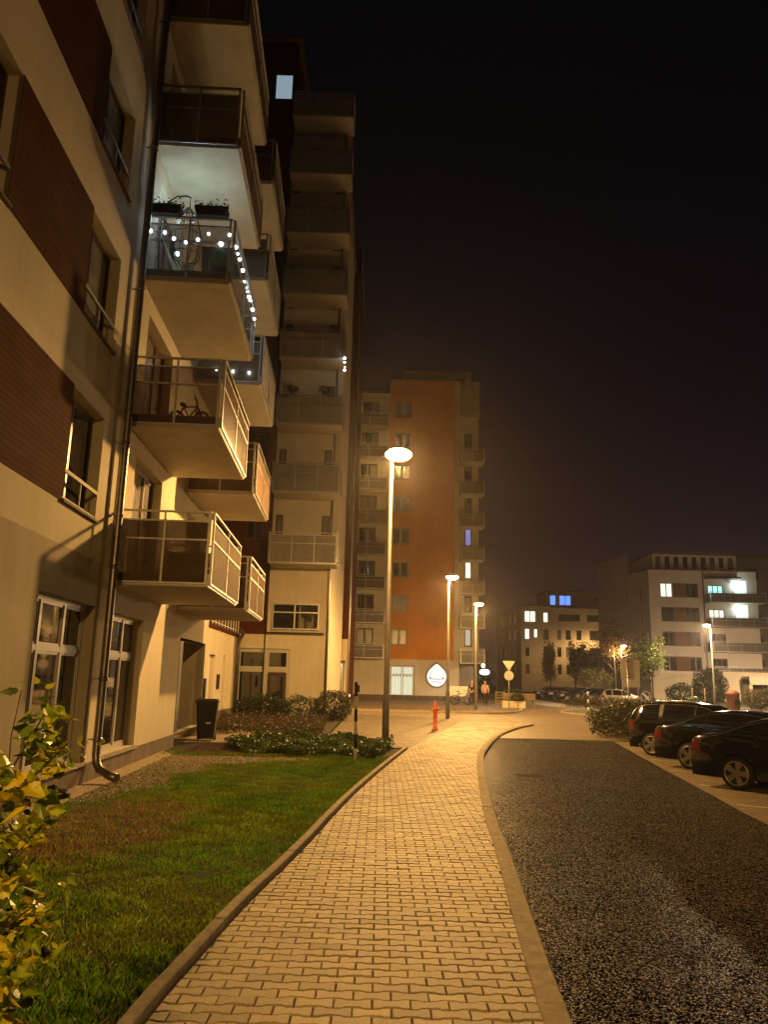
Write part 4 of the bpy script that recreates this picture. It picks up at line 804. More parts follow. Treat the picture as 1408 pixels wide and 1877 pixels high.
# ---------------------------------------------------------------- people
def person(name, label, x, y, rz, hgt, top, trousers, hairc, skin=(.42, .25, .17), bend=0):
    t = thing(name, label, 'person', (x, y, -.03), rz); s = hgt/1.72
    def skinned(nm, nodes, edges, m, par, sub=2):
        me = bpy.data.meshes.new(nm); me.from_pydata([tuple(Vector(n[0])*s) for n in nodes], edges, []); o = bpy.data.objects.new(nm, me); COL.objects.link(o); o.parent = par
        sk = o.modifiers.new('skin', 'SKIN'); sk.use_smooth_shade = True
        for i, n in enumerate(nodes): me.skin_vertices[0].data[i].radius = (n[1]*s, (n[2] if len(n) > 2 else n[1])*s)
        me.skin_vertices[0].data[0].use_root = True; ss = o.modifiers.new('sub', 'SUBSURF'); ss.levels = ss.render_levels = sub; me.materials.append(m); return o
    N_ = [((0, 0, .95), .15, .11), ((0, 0, 1.15), .135, .10), ((0, -.01, 1.36), .17, .11), ((0, 0, 1.49), .055), ((0, .01, 1.60), .075, .085), ((0, .01, 1.68), .07, .08)]
    E_ = [(0, 1), (1, 2), (2, 3), (3, 4), (4, 5)]
    for q in (1, -1):
        k_ = len(N_); N_ += [((q*.19, 0, 1.41), .055), ((q*.26, .03, 1.15), .043), ((q*.25, .16 if q > 0 else .05, .94), .033), ((q*.245, .2 if q > 0 else .06, .85), .036, .02)]; E_ += [(2, k_), (k_, k_+1), (k_+1, k_+2), (k_+2, k_+3)]
        k_ = len(N_); N_ += [((q*.09, 0, .86), .085), ((q*.10, .02, .50), .06), ((q*.11, -.02, .10), .042), ((q*.115, .10, .04), .038, .03)]; E_ += [(0, k_), (k_, k_+1), (k_+1, k_+2), (k_+2, k_+3)]
    body = skinned('body', N_, E_, mat('skin', skin, .6), t)
    T_ = [((0, 0, .92), .165, .125), ((0, 0, 1.15), .15, .115), ((0, -.01, 1.36), .185, .125), ((0, 0, 1.46), .075)]; ET = [(0, 1), (1, 2), (2, 3)]
    for q in (1, -1): k_ = len(T_); T_ += [((q*.2, 0, 1.41), .068), ((q*.265, .03, 1.15), .056), ((q*.252, .15 if q > 0 else .05, .96), .046)]; ET += [(2, k_), (k_, k_+1), (k_+1, k_+2)]
    skinned('jacket', T_, ET, top, body)
    T_ = [((0, 0, .96), .155, .12)]; ET = []
    for q in (1, -1): k_ = len(T_); T_ += [((q*.09, 0, .84), .098), ((q*.10, .02, .50), .073), ((q*.11, -.02, .09), .06)]; ET += [(0, k_), (k_, k_+1), (k_+1, k_+2)]
    skinned('trousers', T_, ET, trousers, body)
    MB().ball((0, -.02*s, 1.66*s), .1*s, (.9, 1, .85), 14).build('hair', hairc, body, local=True)
    for q in (1, -1): MB().ball((q*.11*s, .08*s, .035*s), .06*s, (.8, 1.9, .6), 10).build('shoe', M_black, body, local=True)
    return t
person('person', 'person in dark clothes standing beside a bicycle at the tower corner', 6.50, 56.6, math.radians(150), 1.66, mat('dark_jacket', (.03, .012, .012), .9), mat('dark_trousers', (.02, .012, .012), .9), mat('grey_hair', (.3, .26, .2), .8))
person('person', 'person in a pale pink shirt and dark trousers under the oval sign', 7.42, 56.6, math.radians(190), 1.64, mat('pink_shirt', (.5, .36, .3), .85), mat('dark_trousers', (.02, .012, .012), .9), mat('light_hair', (.38, .33, .26), .8))
bt = thing('bicycle', 'bicycle propped beside the person in dark clothes', 'bicycle', (5.75, 56.4, -.03), math.radians(12))
for i, wx in enumerate((-.5, .5)):
    wh = MB().tube([(wx+.32*math.cos(a_), 0, .33+.32*math.sin(a_)) for a_ in [2*math.pi*k_/20 for k_ in range(21)]], .025, 6).build('wheel', M_tyre, bt, local=True)
    b = MB(); [b.tube([(wx, 0, .33), (wx+.3*math.cos(a_), 0, .33+.3*math.sin(a_))], .004, 4) for a_ in [2*math.pi*k_/10 for k_ in range(10)]]; b.build('spokes', M_steel, wh, local=True)
b = MB(); b.tube([(-.5, 0, .33), (-.1, 0, .3), (.38, 0, .75), (-.22, 0, .78), (-.5, 0, .33)], .022, 6); b.tube([(-.1, 0, .3), (-.24, 0, .9)], .02, 6); b.tube([(.5, 0, .33), (.38, 0, .75), (.34, 0, .95)], .02, 6); b.build('frame', M_blackm, bt, local=True)
MB().tube([(.3, -.28, .98), (.36, -.1, .97), (.36, .1, .97), (.3, .28, .98)], .018, 6).build('handlebar', M_steel, bt, local=True); MB().ball((-.26, 0, .92), .09, (1.4, .7, .35)).build('saddle', M_black, bt, local=True)
bx = thing('wall_box', 'white low cabinet against the grey wall behind the bicycle', 'cabinet', (5.9, 58, 0)); bx.location = (5.7, 57.6, -.03)
MB().box((-.85, 0, .55), (.85, .3, 1.25)).build('cabinet', M_white, bx, bevel=.02, local=True); [MB().box((q, .05, 0), (q+.08, .25, .55)).build('leg', M_blackm, bx, local=True) for q in (-.8, .7)]
# ---------------------------------------------------------------- street furniture
rk = thing('wooden_rack', 'light wooden slatted rack beside the person in the pink shirt', 'rack', (8.1, 56.3, -.03))
for q in (0, .62): MB().box((q, -.03, 0), (q+.06, .03, 1.0)).build('post', M_wood, rk, local=True)
for i in range(5): MB().box((.06, -.02, .12+i*.19), (.62, .01, .18+i*.19)).build('slat', M_wood, rk, local=True)
pl = thing('wooden_bench_planter', 'long wooden planter between the slatted rack and the sign post', 'planter', (9.1, 56.0, -.03))
for i in range(3): MB().box((-.55, -.25, .45+i*.15), (1.7, -.2, .58+i*.15)).build('board', M_wood, pl, local=True)
for q in (-.5, 1.55): [MB().box((q, yy, 0), (q+.09, yy+.07, .45)).build('leg', M_wood, pl, local=True) for yy in (-.19, .2)]
MB().box((-.55, -.2, .45), (1.7, .3, .85)).build('trough', M_wood, pl, local=True)
pb = thing('concrete_planter', 'pale concrete planter box at the foot of the triangular sign', 'planter', (8.7, 52.2, -.04))
MB().box((-.75, -.3, 0), (.72, .3, .45)).build('trough', M_cream2, pb, bevel=.02, local=True); MB().box((-.03, -.306, .02), (-.01, -.301, .44)).build('joint', M_plinth, pb, local=True)
def blob_pts(n, c, r, hollow=.5):
    v = rng.normal(size=(n, 3)); v /= np.linalg.norm(v, axis=1)[:, None]; rad = (hollow+(1-hollow)*rng.random(n)**.5)*(1+.16*np.sin(v[:, 0]*5+c[0])*np.cos(v[:, 2]*6+v[:, 1]*4)); return np.asarray(c)+v*rad[:, None]*np.asarray(r)
def shrub(name, label, c, r, n, size, tint, cat='shrub', group=None, stems=6):
    t = thing(name, label, cat, (c[0], c[1], 0), 0, group); P = blob_pts(n, (c[0], c[1], c[2]), r); P = P[P[:, 2] > .01]
    nc = 10; cc = blob_pts(nc, c, np.asarray(r)*.8, .7); keep = np.ones(len(P), bool)
    for q in cc[:4]: keep &= np.linalg.norm((P-q)/np.asarray(r), axis=1) > .22
    leafcloud('leaves', P[keep], size, M_leaf, tint, t); b = MB()
    for i in range(stems): a_ = random.uniform(0, 6.28); q = random.uniform(.2, .75); b.tube([(c[0]+.05*math.cos(a_), c[1]+.05*math.sin(a_), -.05), (c[0]+q*r[0]*.5*math.cos(a_), c[1]+q*r[1]*.5*math.sin(a_), c[2]), (c[0]+q*r[0]*math.cos(a_), c[1]+q*r[1]*math.sin(a_), c[2]+r[2]*.6)], [.015, .011, .004], 5)
    b.build('stems', M_bark, t); return t
DG = [(.035, .05, .018), (.05, .065, .02), (.025, .035, .012)]; MG = [(.06, .09, .02), (.09, .11, .03), (.045, .06, .02)]; AU = [(.16, .08, .02), (.12, .09, .02), (.09, .05, .02)]
shrub('bush', 'dark round bush at the end of the tower wall', (-1.8, 31.5, .5), (.75, .9, .65), 4600, .07, DG)
shrub('bush', 'loose tall bush in front of the tower shop door', (-3.0, 31.0, .42), (.8, .7, .5), 2600, .07, DG+MG)
shrub('bush', 'low spreading bush under the tower shop window', (-4.5, 31.4, .4), (1.1, .8, .48), 3600, .09, DG)
shrub('bush', 'dark bush behind the wooden planter', (9.3, 56.6, .75), (1.0, .4, .45), 1500, .1, DG)
shrub('bush', 'small pale-edged shrub in the concrete planter', (8.9, 52.2, .6), (.55, .28, .32), 900, .09, MG)
for i, (hx, hy, lb_) in enumerate(((8.3, 26.4, 'dark hedge shrub nearest the road corner'), (9.6, 28.6, 'dark hedge shrub around the foot of the rectangular sign'), (11.2, 31.2, 'dark hedge shrub behind the black estate car'), (9.6, 26.2, 'hedge shrub tucked beside the black estate car'), (13.3, 34.6, 'hedge shrub between the estate car and round blue sign'))):
    shrub('hedge_shrub', lb_, (hx, hy, .40), (1.45, 1.7, .62), 8000, .085, DG+[(.07, .05, .02)], group='hedge at the end of the bays', stems=9)
for i in range(3): shrub('island_shrub', ['low shrub strip by the striped post', 'low shrub strip in the middle of the far island', 'low shrub strip right of the rectangular sign'][i], (14.6+i*2.4, 56.5+i*1.2, .25), (1.9, 1.2, .5), 2600, .1, DG+AU, group='low shrubs on the island')
poly('island_grass', [(10.7, 46.6), (13.4, 53.4), (17.5, 55), (15, 44.5), (12.4, 41.2)], -.02, mat('island_turf', (.10, .12, .03), .9, n_scale=3, n_amt=.4, bump=1, b_scale=30))
kerb('island_kerb', cr_spline([(12.3, 41.0, 0), (11.0, 44.4, 0), (10.6, 46.8, 0), (11.8, 50.5, 0), (13.3, 53.6, 0)], .3), -.1, .1, .02, -.08, 1.0, M_kerb, y0=30)
shrub('shrub', 'tall dark rounded shrub before the white flats', (36.2, 88, 1.4), (2.0, 1.4, 2.3), 3800, .22, DG); shrub('shrub', 'low dark shrub left of the tall rounded one', (33.2, 88, .8), (1.9, 1.2, 1.1), 2200, .2, DG)
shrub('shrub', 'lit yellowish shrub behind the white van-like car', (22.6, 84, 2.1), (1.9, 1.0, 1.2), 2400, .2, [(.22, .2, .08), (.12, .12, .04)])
for i, (sx_, sy_, lb_) in enumerate(((29.9, 63, 'yellow-green hedge shrub beside the brown container'), (32.4, 64, 'yellow-green hedge shrub at the right edge of the picture'), (31.0, 61, 'low grassy shrub in front of the yellow-green hedge'))): shrub('shrub', lb_, (sx_, sy_, .75), (1.5, 1.2, .85), 3600, .13, MG+AU)
# rectangular sign seen from behind
def post(t, h, r=.03): MB().tube([(0, 0, -.1), (0, 0, h)], r, 10).build('post', M_steel, t, local=True)
s1 = thing('traffic_sign', 'pair of sign backs, triangle above disc, on a steel post', 'traffic sign', (8.17, 50.8, -.02)); post(s1, 2.95)
MB().prism([(-.40, 2.93), (.40, 2.93), (0, 2.30)], .04, .055, Fr((0, 0), (1, 0), (0, -1))).build('triangle_plate', M_greym, s1, local=True)
MB().prism([(.30*math.cos(a_), 2.02+.30*math.sin(a_)) for a_ in [2*math.pi*i/32 for i in range(32)]], .04, .055, Fr((0, 0), (1, 0), (0, -1))).build('disc_plate', M_greym, s1, local=True)
for z in (2.8, 2.5, 2.15, 1.9): MB().box((-.09, -.075, z), (.09, -.056, z+.025)).build('clamp', M_steel, s1, local=True)
s2 = thing('traffic_sign', 'tall pale rectangular sign back on a thin pole behind the hedge', 'traffic sign', (11.36, 36.7, -.02)); post(s2, 2.85)
MB().box((-.30, .03, 1.87), (.34, .045, 2.83)).build('plate', M_greym, s2, bevel=.004, local=True)
for z in (2.68, 2.1, 1.97): MB().box((-.1, -.034, z), (.12, .028, z+.02)).build('clamp', M_blackm, s2, local=True)
s2 = thing('traffic_sign', 'second rectangular sign back on two legs, half hidden behind the first', 'traffic sign', (18.0, 58.5, -.02))
MB().box((-.25, 0, 1.45), (1.0, .04, 3.45)).build('plate', M_greym, s2, local=True); [MB().tube([(q, .06, 0), (q, .06, 3.4)], .035, 8).build('leg', M_steel, s2, local=True) for q in (-.1, .85)]
s3 = thing('traffic_sign', 'small round blue sign with white diagonal arrow', 'traffic sign', (17.3, 52.3, -.02)); post(s3, .95)
Fq = Fr((0, 0), (1, 0), (0, -1)); cz = .92
MB().prism([(.33*math.cos(a_), cz+.33*math.sin(a_)) for a_ in [2*math.pi*i/32 for i in range(32)]], .04, .055, Fq).build('disc_plate', mat('blue_sign', (.03, .07, .35), .4), s3, local=True)
MB().tube([Fq.p(.31*math.cos(a_), .056, cz+.31*math.sin(a_)) for a_ in [2*math.pi*i/32 for i in range(33)]], .02, 5).build('rim', M_white, s3, local=True)
MB().prism([(-.24, cz+.14), (-.14, cz+.24), (.10, cz+.0), (.18, cz+.08), (.2, cz-.2), (-.08, cz-.18), (0, cz-.1)], .056, .062, Fq).build('arrow', M_white, s3, local=True)
s4 = thing('striped_post', 'short white and dark banded guide post on the far grass island', 'post', (12.85, 49.6, -.02))
for i in range(5): MB().tube([(0, 0, i*.235), (0, 0, i*.235+.234)], .055, 10).build('band', M_white if i % 2 == 0 else M_blackm, s4, local=True)
s5 = thing('striped_pole', 'black and white banded pole standing in the near lawn', 'pole', (-.44, 16.02, 0))
zz = [0, .26, .52, .77, 1.0, 1.25, 1.53]
for i in range(6): MB().tube([(-.03*zz[i]/1.5, 0, zz[i]), (-.03*zz[i+1]/1.5, 0, zz[i+1]-.001)], .034, 12).build('band', M_white if i % 2 == 0 else M_black, s5, local=True)
MB().box((-.01, -.04, 1.33), (.045, -.01, 1.47)).build('reflector_plate', M_black, s5, local=True)
hy = thing('fire_hydrant', 'orange-red above-ground hydrant post at the edge of the square', 'hydrant', (1.86, 26.8, 0))
M_hyd = mat('hydrant_red', (.62, .10, .03), .4, n_scale=20, n_amt=.15)
MB().lathe([(.11, -.02), (.11, .03), (.065, .05), (.065, .60), (.085, .62), (.085, .70), (.07, .72), (.075, .80), (.05, .86), (.022, .90), (.02, .95)], (0, 0, 0), 18).build('column', M_hyd, hy, local=True)
for s_ in (1, -1): MB().tube([(0, 0, .66), (s_*.13, -.02, .66)], .036, 10).build('outlet_cap', M_steel if s_ < 0 else M_hyd, hy, local=True)
wb = thing('wheelie_bin', 'black wheelie bin standing by the recessed entrance', 'bin', (-4.28, 20.2, 0), math.radians(8))
b = MB(); q = [(-.2, -.22), (.2, -.22), (.2, .26), (-.2, .26)]; p2 = [(-.26, -.3), (.26, -.3), (.26, .32), (-.26, .32)]
for zz_, qq in ((.06, q), (.92, p2)): b.v += [(a_, c_, zz_) for a_, c_ in qq]
b.f = [(0, 3, 2, 1), (0, 1, 5, 4), (1, 2, 6, 5), (2, 3, 7, 6), (3, 0, 4, 7), (4, 5, 6, 7)]; b.sm = [False]*6; b.build('body', M_black, wb, bevel=.02, local=True)
b = MB(); b.v = [(a_*1.1, c_*1.08, z_) for z_ in (.92, .96) for a_, c_ in p2]+[(a_*.9, c_*.85, 1.01) for a_, c_ in p2]; b.f = [(0, 1, 5, 4), (1, 2, 6, 5), (2, 3, 7, 6), (3, 0, 4, 7), (4, 5, 9, 8), (5, 6, 10, 9), (6, 7, 11, 10), (7, 4, 8, 11), (8, 9, 10, 11), (0, 3, 2, 1)]; b.sm = [False]*10; b.build('lid', M_black, wb, bevel=.01, local=True)
MB().tube([(-.22, .36, .93), (-.22, .41, .95), (.22, .41, .95), (.22, .36, .93)], .016, 6).build('handle', M_black, wb, local=True)
for s_ in (1, -1): MB().lathe([(.08, -.03), (.1, -.02), (.1, .02), (.08, .03)], (s_*.2, .26, .1), 16, Matrix.Rotation(math.radians(90), 3, 'Y')).build('wheel', M_tyre, wb, local=True)
MB().box((.0, -.285, .42), (.12, -.265, .46)).build('sticker', M_white, wb, local=True)
lg = thing('ground_light', 'small lit globe light low beside the orange tower wall', 'lamp', (-2.05, 53, -.03)); MB().tube([(0, 0, 0), (0, 0, .45)], .03, 8).build('post', M_blackm, lg, local=True); MB().ball((0, 0, .52), .11).build('globe', mat('lit_ground_globe', (1, .9, .6), .5, emit=(1, .8, .45), estr=4), lg, local=True)
rc = thing('brown_container', 'red-brown round container beside the yellow-green hedge', 'container', (26.8, 61, -.05)); MB().lathe([(.42, 0), (.46, .1), (.48, 1.1), (.52, 1.15), (.52, 1.25), (.3, 1.42), (.02, 1.45)], (0, 0, 0), 20).build('body', mat('rust_plastic', (.22, .09, .045), .6, n_scale=4, n_amt=.15), rc, local=True); MB().box((-.1, -.55, .35), (.3, -.46, .75)).build('hatch', M_black, rc, local=True)
bc = thing('pale_blue_dome', 'pale blue dome standing in for an unidentified bluish glow above the black estate car', 'container', (17.4, 44.5, -.05)); MB().lathe([(.36, 0), (.42, .1), (.42, .7), (.38, .9), (.28, 1.05), (.1, 1.12), (.01, 1.13)], (0, 0, 0), 20).build('body', mat('blue_glow_shell', (.32, .5, .55), .4), bc, local=True); MB().box((-.14, -.44, .72), (.14, -.38, .86)).build('slot', M_black, bc, local=True)  # guessed object, its pale blue colour stands in for a bluish glow
for i, (sx_, sy_, lb_) in enumerate(((24.9, 64, 'wooden stake left of the young green tree trunk'), (25.9, 64, 'wooden stake right of the young green tree trunk'), (30.4, 70, 'lone thin stake on the lawn before the flats'))):
    s_ = thing('tree_stake', lb_, 'stake', (sx_, sy_, 0)); MB().tube([(0, 0, -.1), (0, 0, 1.5 if i < 2 else 2.2)], .045, 8).build('stake', M_wood, s_, local=True)
# ---------------------------------------------------------------- trees
def tree(name, label, x, y, h, cz_, r, n, size, tint, group=None, tr=.1, limbs=7):
    t = thing(name, label, 'tree', (x, y, 0), 0, group); b = MB(); P = []
    b.tube([(x, y, -.2), (x+.05, y, h*.25), (x-.04, y+.03, h*.6), (x, y, h*.93)], [tr, tr*.8, tr*.5, tr*.12], 9)
    lim = []
    for i in range(limbs):
        a_ = i*2.4+random.random(); z0 = h*random.uniform(.28, .6); q = random.uniform(.55, .95); e_ = Vector((x+r[0]*q*math.cos(a_), y+r[1]*q*math.sin(a_), min(h*.9, z0+r[2]*random.uniform(.3, .9)))); b.tube([(x, y, z0), ((x+e_.x)/2, (y+e_.y)/2, (z0+e_.z)/2+.1), e_], [tr*.4, tr*.25, tr*.08], 6); lim.append(e_)
    b.build('trunk', M_bark, t)
    for k_ in range(26):
        v = rng.normal(size=3); v /= np.linalg.norm(v); c = np.array([x, y, cz_])+v*np.asarray(r)*rng.uniform(.2, .92); P.append(c+rng.normal(size=(n//26, 3))*np.asarray(r)*rng.uniform(.13, .24))
    leafcloud('crown', np.concatenate(P), size, M_leaf, tint, t, var=.5); return t
tree('columnar_tree', 'dark narrow columnar tree left of its twin before the far flats', 20.2, 95, 7.2, 4.3, (.85, .85, 2.6), 3600, .22, DG, 'columnar trees by the car park')
tree('columnar_tree', 'dark narrow columnar tree right of its twin, slightly shorter', 23.1, 95, 6.8, 4.1, (.8, .8, 2.5), 3200, .22, DG, 'columnar trees by the car park')
tree('leafy_tree', 'green young tree with thin trunk left of the right-hand lit lamp', 21.6, 64, 6.3, 4.0, (1.3, 1.2, 1.9), 4200, .17, [(.07, .10, .025), (.10, .12, .03), (.05, .07, .02)], limbs=9)
tree('autumn_tree', 'orange-lit autumn tree around the hidden street lamp', 23.2, 79, 8.2, 5.8, (1.9, 1.6, 2.2), 4200, .18, AU)
tree('dark_tree', 'dark brownish tree mass left of the orange-lit tree', 26.4, 97, 6.6, 3.7, (2.4, 1.6, 2.5), 4200, .24, DG+AU)
tree('dark_tree', 'dark low tree nearest the white flats side wall', 29.0, 93, 6.2, 3.6, (1.8, 1.5, 2.3), 3600, .24, DG+AU)
tree('dark_tree', 'thin dark tree between the columnar pair and the white flats', 27.5, 108, 7.6, 4.6, (1.9, 1.5, 2.6), 3200, .26, DG)
tree('dark_tree', 'dark slender tree in the gap right of the orange tower', 11.2, 88, 4.6, 2.4, (1.6, 1, 2.0), 2600, .2, DG)
tree('dark_tree', 'faint dark tree at the right edge before the dark flats', 51.5, 96, 7.2, 4.9, (2.4, 2, 2.8), 3200, .28, DG)
# ---------------------------------------------------------------- balcony life on the near block
M_bulb = mat('lit_fairy_bulb', (.9, .95, 1), .5, emit=(.88, .97, 1), estr=22)
M_bulb2 = mat('lit_fairy_bulb_dim', (.9, .95, 1), .5, emit=(.75, .92, 1), estr=7)
def lights(label, pts, r=.028, group='garlands of fairy lights'):
    t = thing('string_lights', label, 'string lights', pts[0], 0, group); MB().tube(pts, .005, 5).build('cable', M_black, t)
    for p in pts: MB().ball((p[0], p[1], p[2]+random.uniform(-.02, .015)), r*random.uniform(.6, 1.1), (1, 1, 1), 10).build('bulb', random.choice((M_bulb, M_bulb2)), t)
    return t
f = lambda u, n, z: F1.p(u, n, z)
lights('white fairy lights zigzagging along the clear glass balcony rail', [f(12.62, n, z) for n, z in ((.07, 9.26), (.32, 9.26), (.49, 9.14), (.7, 9.08), (.91, 9.15), (1.09, 9.29), (1.32, 9.08), (1.46, 9.28))]+[f(u, 1.55, z) for u, z in ((12.85, 9.17), (13.1, 9.2), (13.36, 9.21), (13.83, 9.24), (14.12, 9.17), (14.4, 9.2), (14.63, 9.22), (14.9, 9.26), (15.17, 9.29), (15.56, 9.31), (15.9, 9.25))], .033)
lights('three small white lights on the farther balcony behind the wine-tinted one', [f(17.55, n, z) for n, z in ((.51, 8.67), (.9, 8.65), (1.28, 8.64))], .03)
lights('short vertical row of white lights at the tower balcony edge', [(-1.9, 32.5, 15.4), (-1.9, 32.5, 15.2), (-1.88, 32.5, 15.0), (-1.89, 32.5, 14.85)], .045)
wl = thing('wall_lamp', 'cool white wall lamp under the lit balcony ceiling', 'lamp', f(14.56, .05, 9.95)); MB().box((14.5, .0, 9.85), (14.62, .05, 10.05), F1).build('base', M_black, wl); MB().ball(f(14.56, .10, 9.95), .045).build('globe', mat('lit_cool_globe', (.9, 1, 1), .5, emit=(.8, .97, 1), estr=10), wl)
add_light('balcony_light', 'POINT', f(13.6, .55, 10.0), 27, (.58, .88, 1), .12)
hc = thing('hanging_chair_stand', 'dark curved stand of a hanging egg chair on the lit balcony', 'hanging chair', f(13.3, .3, 8.51))
MB().tube([f(13.3, .1, 8.53), f(13.3, .05, 9.5), f(13.3, .07, 10.0), f(13.3, .15, 10.28), f(13.3, .32, 10.42), f(13.3, .5, 10.44), f(13.3, .57, 10.40)], .018, 8).build('stand', M_blackm, hc)
MB().tube([f(13.3, .56, 10.4), f(13.3, .57, 10.2)], .008, 5).build('chain', M_blackm, hc)
b = MB()
for a_ in [math.pi*i/5 for i in range(10)]: b.tube([f(13.3+.28*math.cos(a_)*q, .55+.28*math.sin(a_)*q, z) for q, z in ((.05, 10.2), (.6, 10.0), (1, 9.6), (.95, 9.2), (.4, 8.95))], .008, 4)
for z, q in ((10.0, .6), (9.6, 1), (9.2, .95)): b.tube([f(13.3+.28*q*math.cos(a_), .55+.28*q*math.sin(a_), z) for a_ in [2*math.pi*i/16 for i in range(17)]], .008, 4)
b.build('basket', M_blackm, hc)
for i, (n0, n1, lb_) in enumerate(((-.0, .60, 'dark planter box on the lit balcony rail by the wall'), (.84, 1.42, 'dark planter box at the outer corner of the lit balcony rail'))):
    p_ = thing('planter_box', lb_, 'planter', f(12.6, (n0+n1)/2, 9.56), 0, 'planter boxes on the lit balcony'); b = MB(); b.box((12.5, n0+.04, 9.57), (12.68, n1-.04, 9.62), F1); b.box((12.48, n0+.01, 9.62), (12.70, n1-.01, 9.68), F1); b.box((12.46, n0, 9.68), (12.72, n1, 9.73), F1); b.build('trough', M_black, p_)
    P = np.array([f(random.uniform(12.48, 12.7), random.uniform(n0, n1), 9.73+random.random()**2*.16) for _ in range(160)]); leafcloud('foliage', P, .05, M_leaf, DG, p_)
tb = thing('flower_pot', 'tall plant pot with green leaves behind the clear balcony glass', 'plant pot', f(13.0, 1.25, 8.51)); MB().lathe([(.10, 0), (.15, .28), (.16, .3)], f(13.0, 1.25, 8.52), 14).build('pot', mat('dark_red_pot', (.12, .03, .03), .5), tb)
leafcloud('plant', blob_pts(260, f(13.0, 1.25, 9.0), (.16, .16, .22)), .07, M_leaf, [(.05, .16, .05), (.07, .2, .06)], tb)
ln = thing('lantern', 'small white lantern standing on the lit balcony floor', 'lantern', f(12.85, .72, 8.52))
b = MB(); [b.box((12.77+a_, .64+c_, 8.52), (12.785+a_, .655+c_, 8.72), F1) for a_ in (0, .14) for c_ in (0, .14)]; b.build('frame', M_white, ln); MB().box((12.75, .62, 8.72), (12.94, .81, 8.74), F1).build('roof', M_white, ln)
dr = thing('folding_airer', 'white folding clothes airer behind the clear balcony glass', 'airer', f(13.2, .3, 8.52)); b = MB(); b.tube([f(13.0, .2, 9.35), f(13.0, .42, 8.75), f(13.0, .28, 8.56)], .012, 6); b.tube([f(13.5, .2, 9.35), f(13.5, .42, 8.75), f(13.5, .28, 8.56)], .012, 6); b.build('legs', M_white, dr); b = MB(); [b.tube([f(13.0, .2+k_*.05, 9.35-k_*.13), f(13.5, .2+k_*.05, 9.35-k_*.13)], .006, 5) for k_ in range(5)]; b.build('rails', M_white, dr)
kb = thing('kids_bike', 'small dark child bike on the wine-tinted balcony', 'bicycle', f(13.2, .9, 5.84))
for n in (.68, 1.12): MB().tube([f(13.1, n+.12*math.cos(a_), 5.98+.12*math.sin(a_)) for a_ in [2*math.pi*i/16 for i in range(17)]], .022, 6).build('wheel', M_tyre, kb)
MB().tube([f(13.1, .68, 5.98), f(13.1, .80, 6.18), f(13.1, 1.04, 6.2), f(13.1, 1.12, 5.98)], .018, 6).tube([f(13.1, .80, 6.18), f(13.1, .9, 6.0), f(13.1, 1.04, 6.2), f(13.1, 1.0, 6.34)], .016, 6).build('frame', M_blackm, kb); MB().tube([f(12.98, 1.0, 6.36), f(13.1, .99, 6.34), f(13.22, 1.0, 6.36)], .014, 6).build('handlebar', M_blackm, kb); MB().ball(f(13.1, .78, 6.23), .06, (1, 1.6, .5)).build('saddle', M_black, kb)
for i, (px_, lb_) in enumerate(((-4.15, 'small dark plant pot on the left of a tower balcony rail'), (-2.75, 'small dark plant pot on the right of a tower balcony rail'))):
    p_ = thing('plant_pot', lb_, 'plant pot', (px_, 32.65, 13.75)); MB().lathe([(.10, 13.72), (.13, 13.9)], (px_, 32.7, 0), 12).build('pot', M_black, p_); leafcloud('plant', blob_pts(140, (px_, 32.7, 13.98), (.25, .2, .15)), .1, M_leaf, DG, p_)
sd = thing('satellite_dish', 'small pale satellite dish on the tower balcony corner', 'satellite dish', (-1.75, 32.6, 6.35)); MB().lathe([(.01, 0), (.12, .015), (.24, .06)], (-1.75, 32.5, 6.35), 18, Matrix.Rotation(math.radians(60), 3, 'Y')).build('dish', M_greym, sd); MB().tube([(-1.95, 32.6, 6.3), (-1.75, 32.5, 6.3)], .02, 6).build('bracket', M_steel, sd)
# ---------------------------------------------------------------- foreground yellow-leaved shrub
fs = thing('leafy_shrub', 'yellow-green leafed shrub rising at the lower left edge close to the camera', 'shrub', (-1.3, 2.4, 0))
out = []
for i in range(16):
    a_ = 2*math.pi*i/16; out.append(a_)
lobes = [(0, -.01), (.04, .14), (.14, .30), (.27, .27), (.40, .40), (.52, .27), (.66, .22), (.84, .12), (1.05, 0)]
LT = [(.38, 0, .07)]+[(x_, y_, -.10*abs(y_)-.10*x_*x_+.05) for x_, y_ in lobes]+[(x_, -y_, -.10*abs(y_)-.10*x_*x_+.05) for x_, y_ in lobes[-2:0:-1]]
nL = len(LT)-1; LF = [(0, 1+i, 1+(i+1) % nL) for i in range(nL)]
cl = [(-1.11, 1.555, 3, .05), (-1.04, 1.48, 9, .05), (-1.02, 1.44, 10, .05), (-.99, 1.37, 14, .05), (-1.04, 1.38, 10, .05), (-.95, 1.385, 6, .045), (-1.00, 1.34, 10, .055), (-1.04, 1.28, 6, .10), (-1.07, 1.24, 6, .10), (-1.02, 1.26, 6, .07), (-1.11, 1.29, 6, .06), (-1.03, 1.15, 10, .06), (-1.08, 1.11, 14, .06), (-1.09, 1.04, 14, .06), (-.985, 1.165, 3, .055), (-.955, .96, 5, .06), (-1.0, .90, 10, .06), (-1.06, .87, 14, .06), (-.97, .89, 5, .05), (-1.1, .98, 12, .06), (-1.0, .79, 10, .065), (-1.03, .74, 10, .06), (-1.05, .71, 8, .07), (-1.09, .64, 10, .06), (-1.1, .8, 12, .06), (-1.14, .9, 14, .06), (-1.14, 1.1, 14, .06), (-1.16, .7, 14, .06), (-1.18, 1.2, 12, .06)]
P, S_, C_ = [], [], []
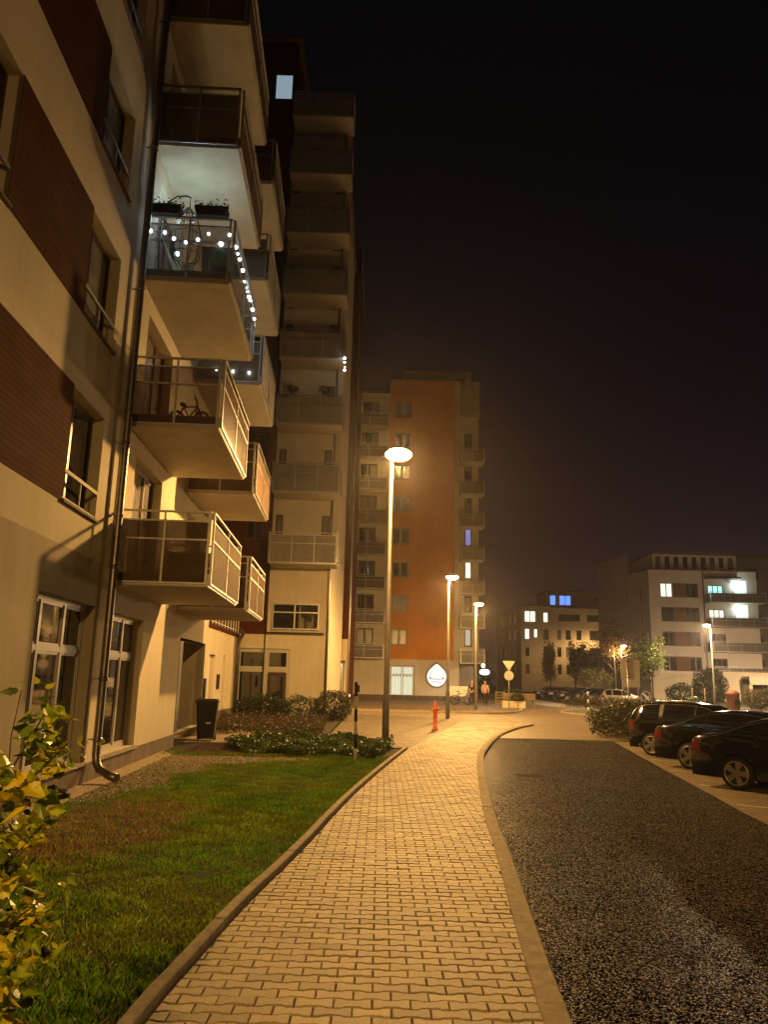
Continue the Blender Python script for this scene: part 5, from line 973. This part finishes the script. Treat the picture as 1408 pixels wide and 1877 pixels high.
for cx, cz_, n, s_ in cl:
    for _ in range(int(n*1.8)):
        P.append((cx+random.gauss(0, .022), 2.5+random.gauss(0, .07), cz_+random.gauss(0, .024))); S_.append((lambda q: (q, q*random.uniform(.6, 1.05), q*random.uniform(-2.2, 3.2)))(s_*random.uniform(.5, 1.15)))
        c = random.choice([(.72, .58, .02), (.62, .56, .03), (.40, .46, .03), (.52, .52, .03), (.3, .4, .03), (.16, .24, .02), (.08, .12, .02)] if cz_ > .6 else [(.3, .25, .03)]); C_.append((*c, 1))
n = len(P); V, Fa = scatter(LT, LF, np.array(P), rotmats(n, 1.1), np.array(S_))
np_mesh('leaves', V, Fa, M_leaf, fs, np.repeat(np.array(C_), len(LT), 0))
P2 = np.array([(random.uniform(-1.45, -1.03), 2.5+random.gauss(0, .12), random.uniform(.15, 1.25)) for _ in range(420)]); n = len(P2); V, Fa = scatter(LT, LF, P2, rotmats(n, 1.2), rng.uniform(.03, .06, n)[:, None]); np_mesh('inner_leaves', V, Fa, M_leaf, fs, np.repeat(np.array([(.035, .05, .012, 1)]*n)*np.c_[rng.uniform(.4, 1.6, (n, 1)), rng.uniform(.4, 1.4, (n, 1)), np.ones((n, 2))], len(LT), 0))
b = MB()
b.tube([(-1.14, 2.5, 1.0), (-1.12, 2.5, 1.25), (-1.125, 2.5, 1.4), (-1.11, 2.5, 1.54)], [.004, .003, .002, .0015], 5)
for ex, ez in ((-1.03, 1.47), (-.98, 1.37), (-.95, 1.385), (-1.05, 1.28), (-.99, 1.16), (-.955, .96), (-1.0, .79), (-1.03, .72), (-1.15, 1.35), (-1.2, 1.2)):
    b.tube([(-1.30+random.gauss(0, .03), 2.45, -.02), (-1.24+random.gauss(0, .03), 2.47, ez*.55), (-1.14, 2.5, ez*.85), (ex, 2.5, ez)], [.011, .008, .005, .002], 6)
b.build('stems', M_bark, fs)

# ---------------------------------------------------------------- thin haze added for halos around the lamps
hz = MB().box((-360, -130, -1.4), (360, 430, 60)).build('haze', None); hz['kind'] = 'stuff'
mh = bpy.data.materials.new('halo_haze'); mh.use_nodes = True; mh.node_tree.nodes.remove(mh.node_tree.nodes['Principled BSDF'])
pvn = mh.node_tree.nodes.new('ShaderNodeVolumePrincipled'); pvn.inputs['Density'].default_value = .0005; pvn.inputs['Anisotropy'].default_value = .8; pvn.inputs['Color'].default_value = (.85, .82, .8, 1)
mh.node_tree.links.new(pvn.outputs[0], mh.node_tree.nodes['Material Output'].inputs['Volume']); hz.data.materials.append(mh)
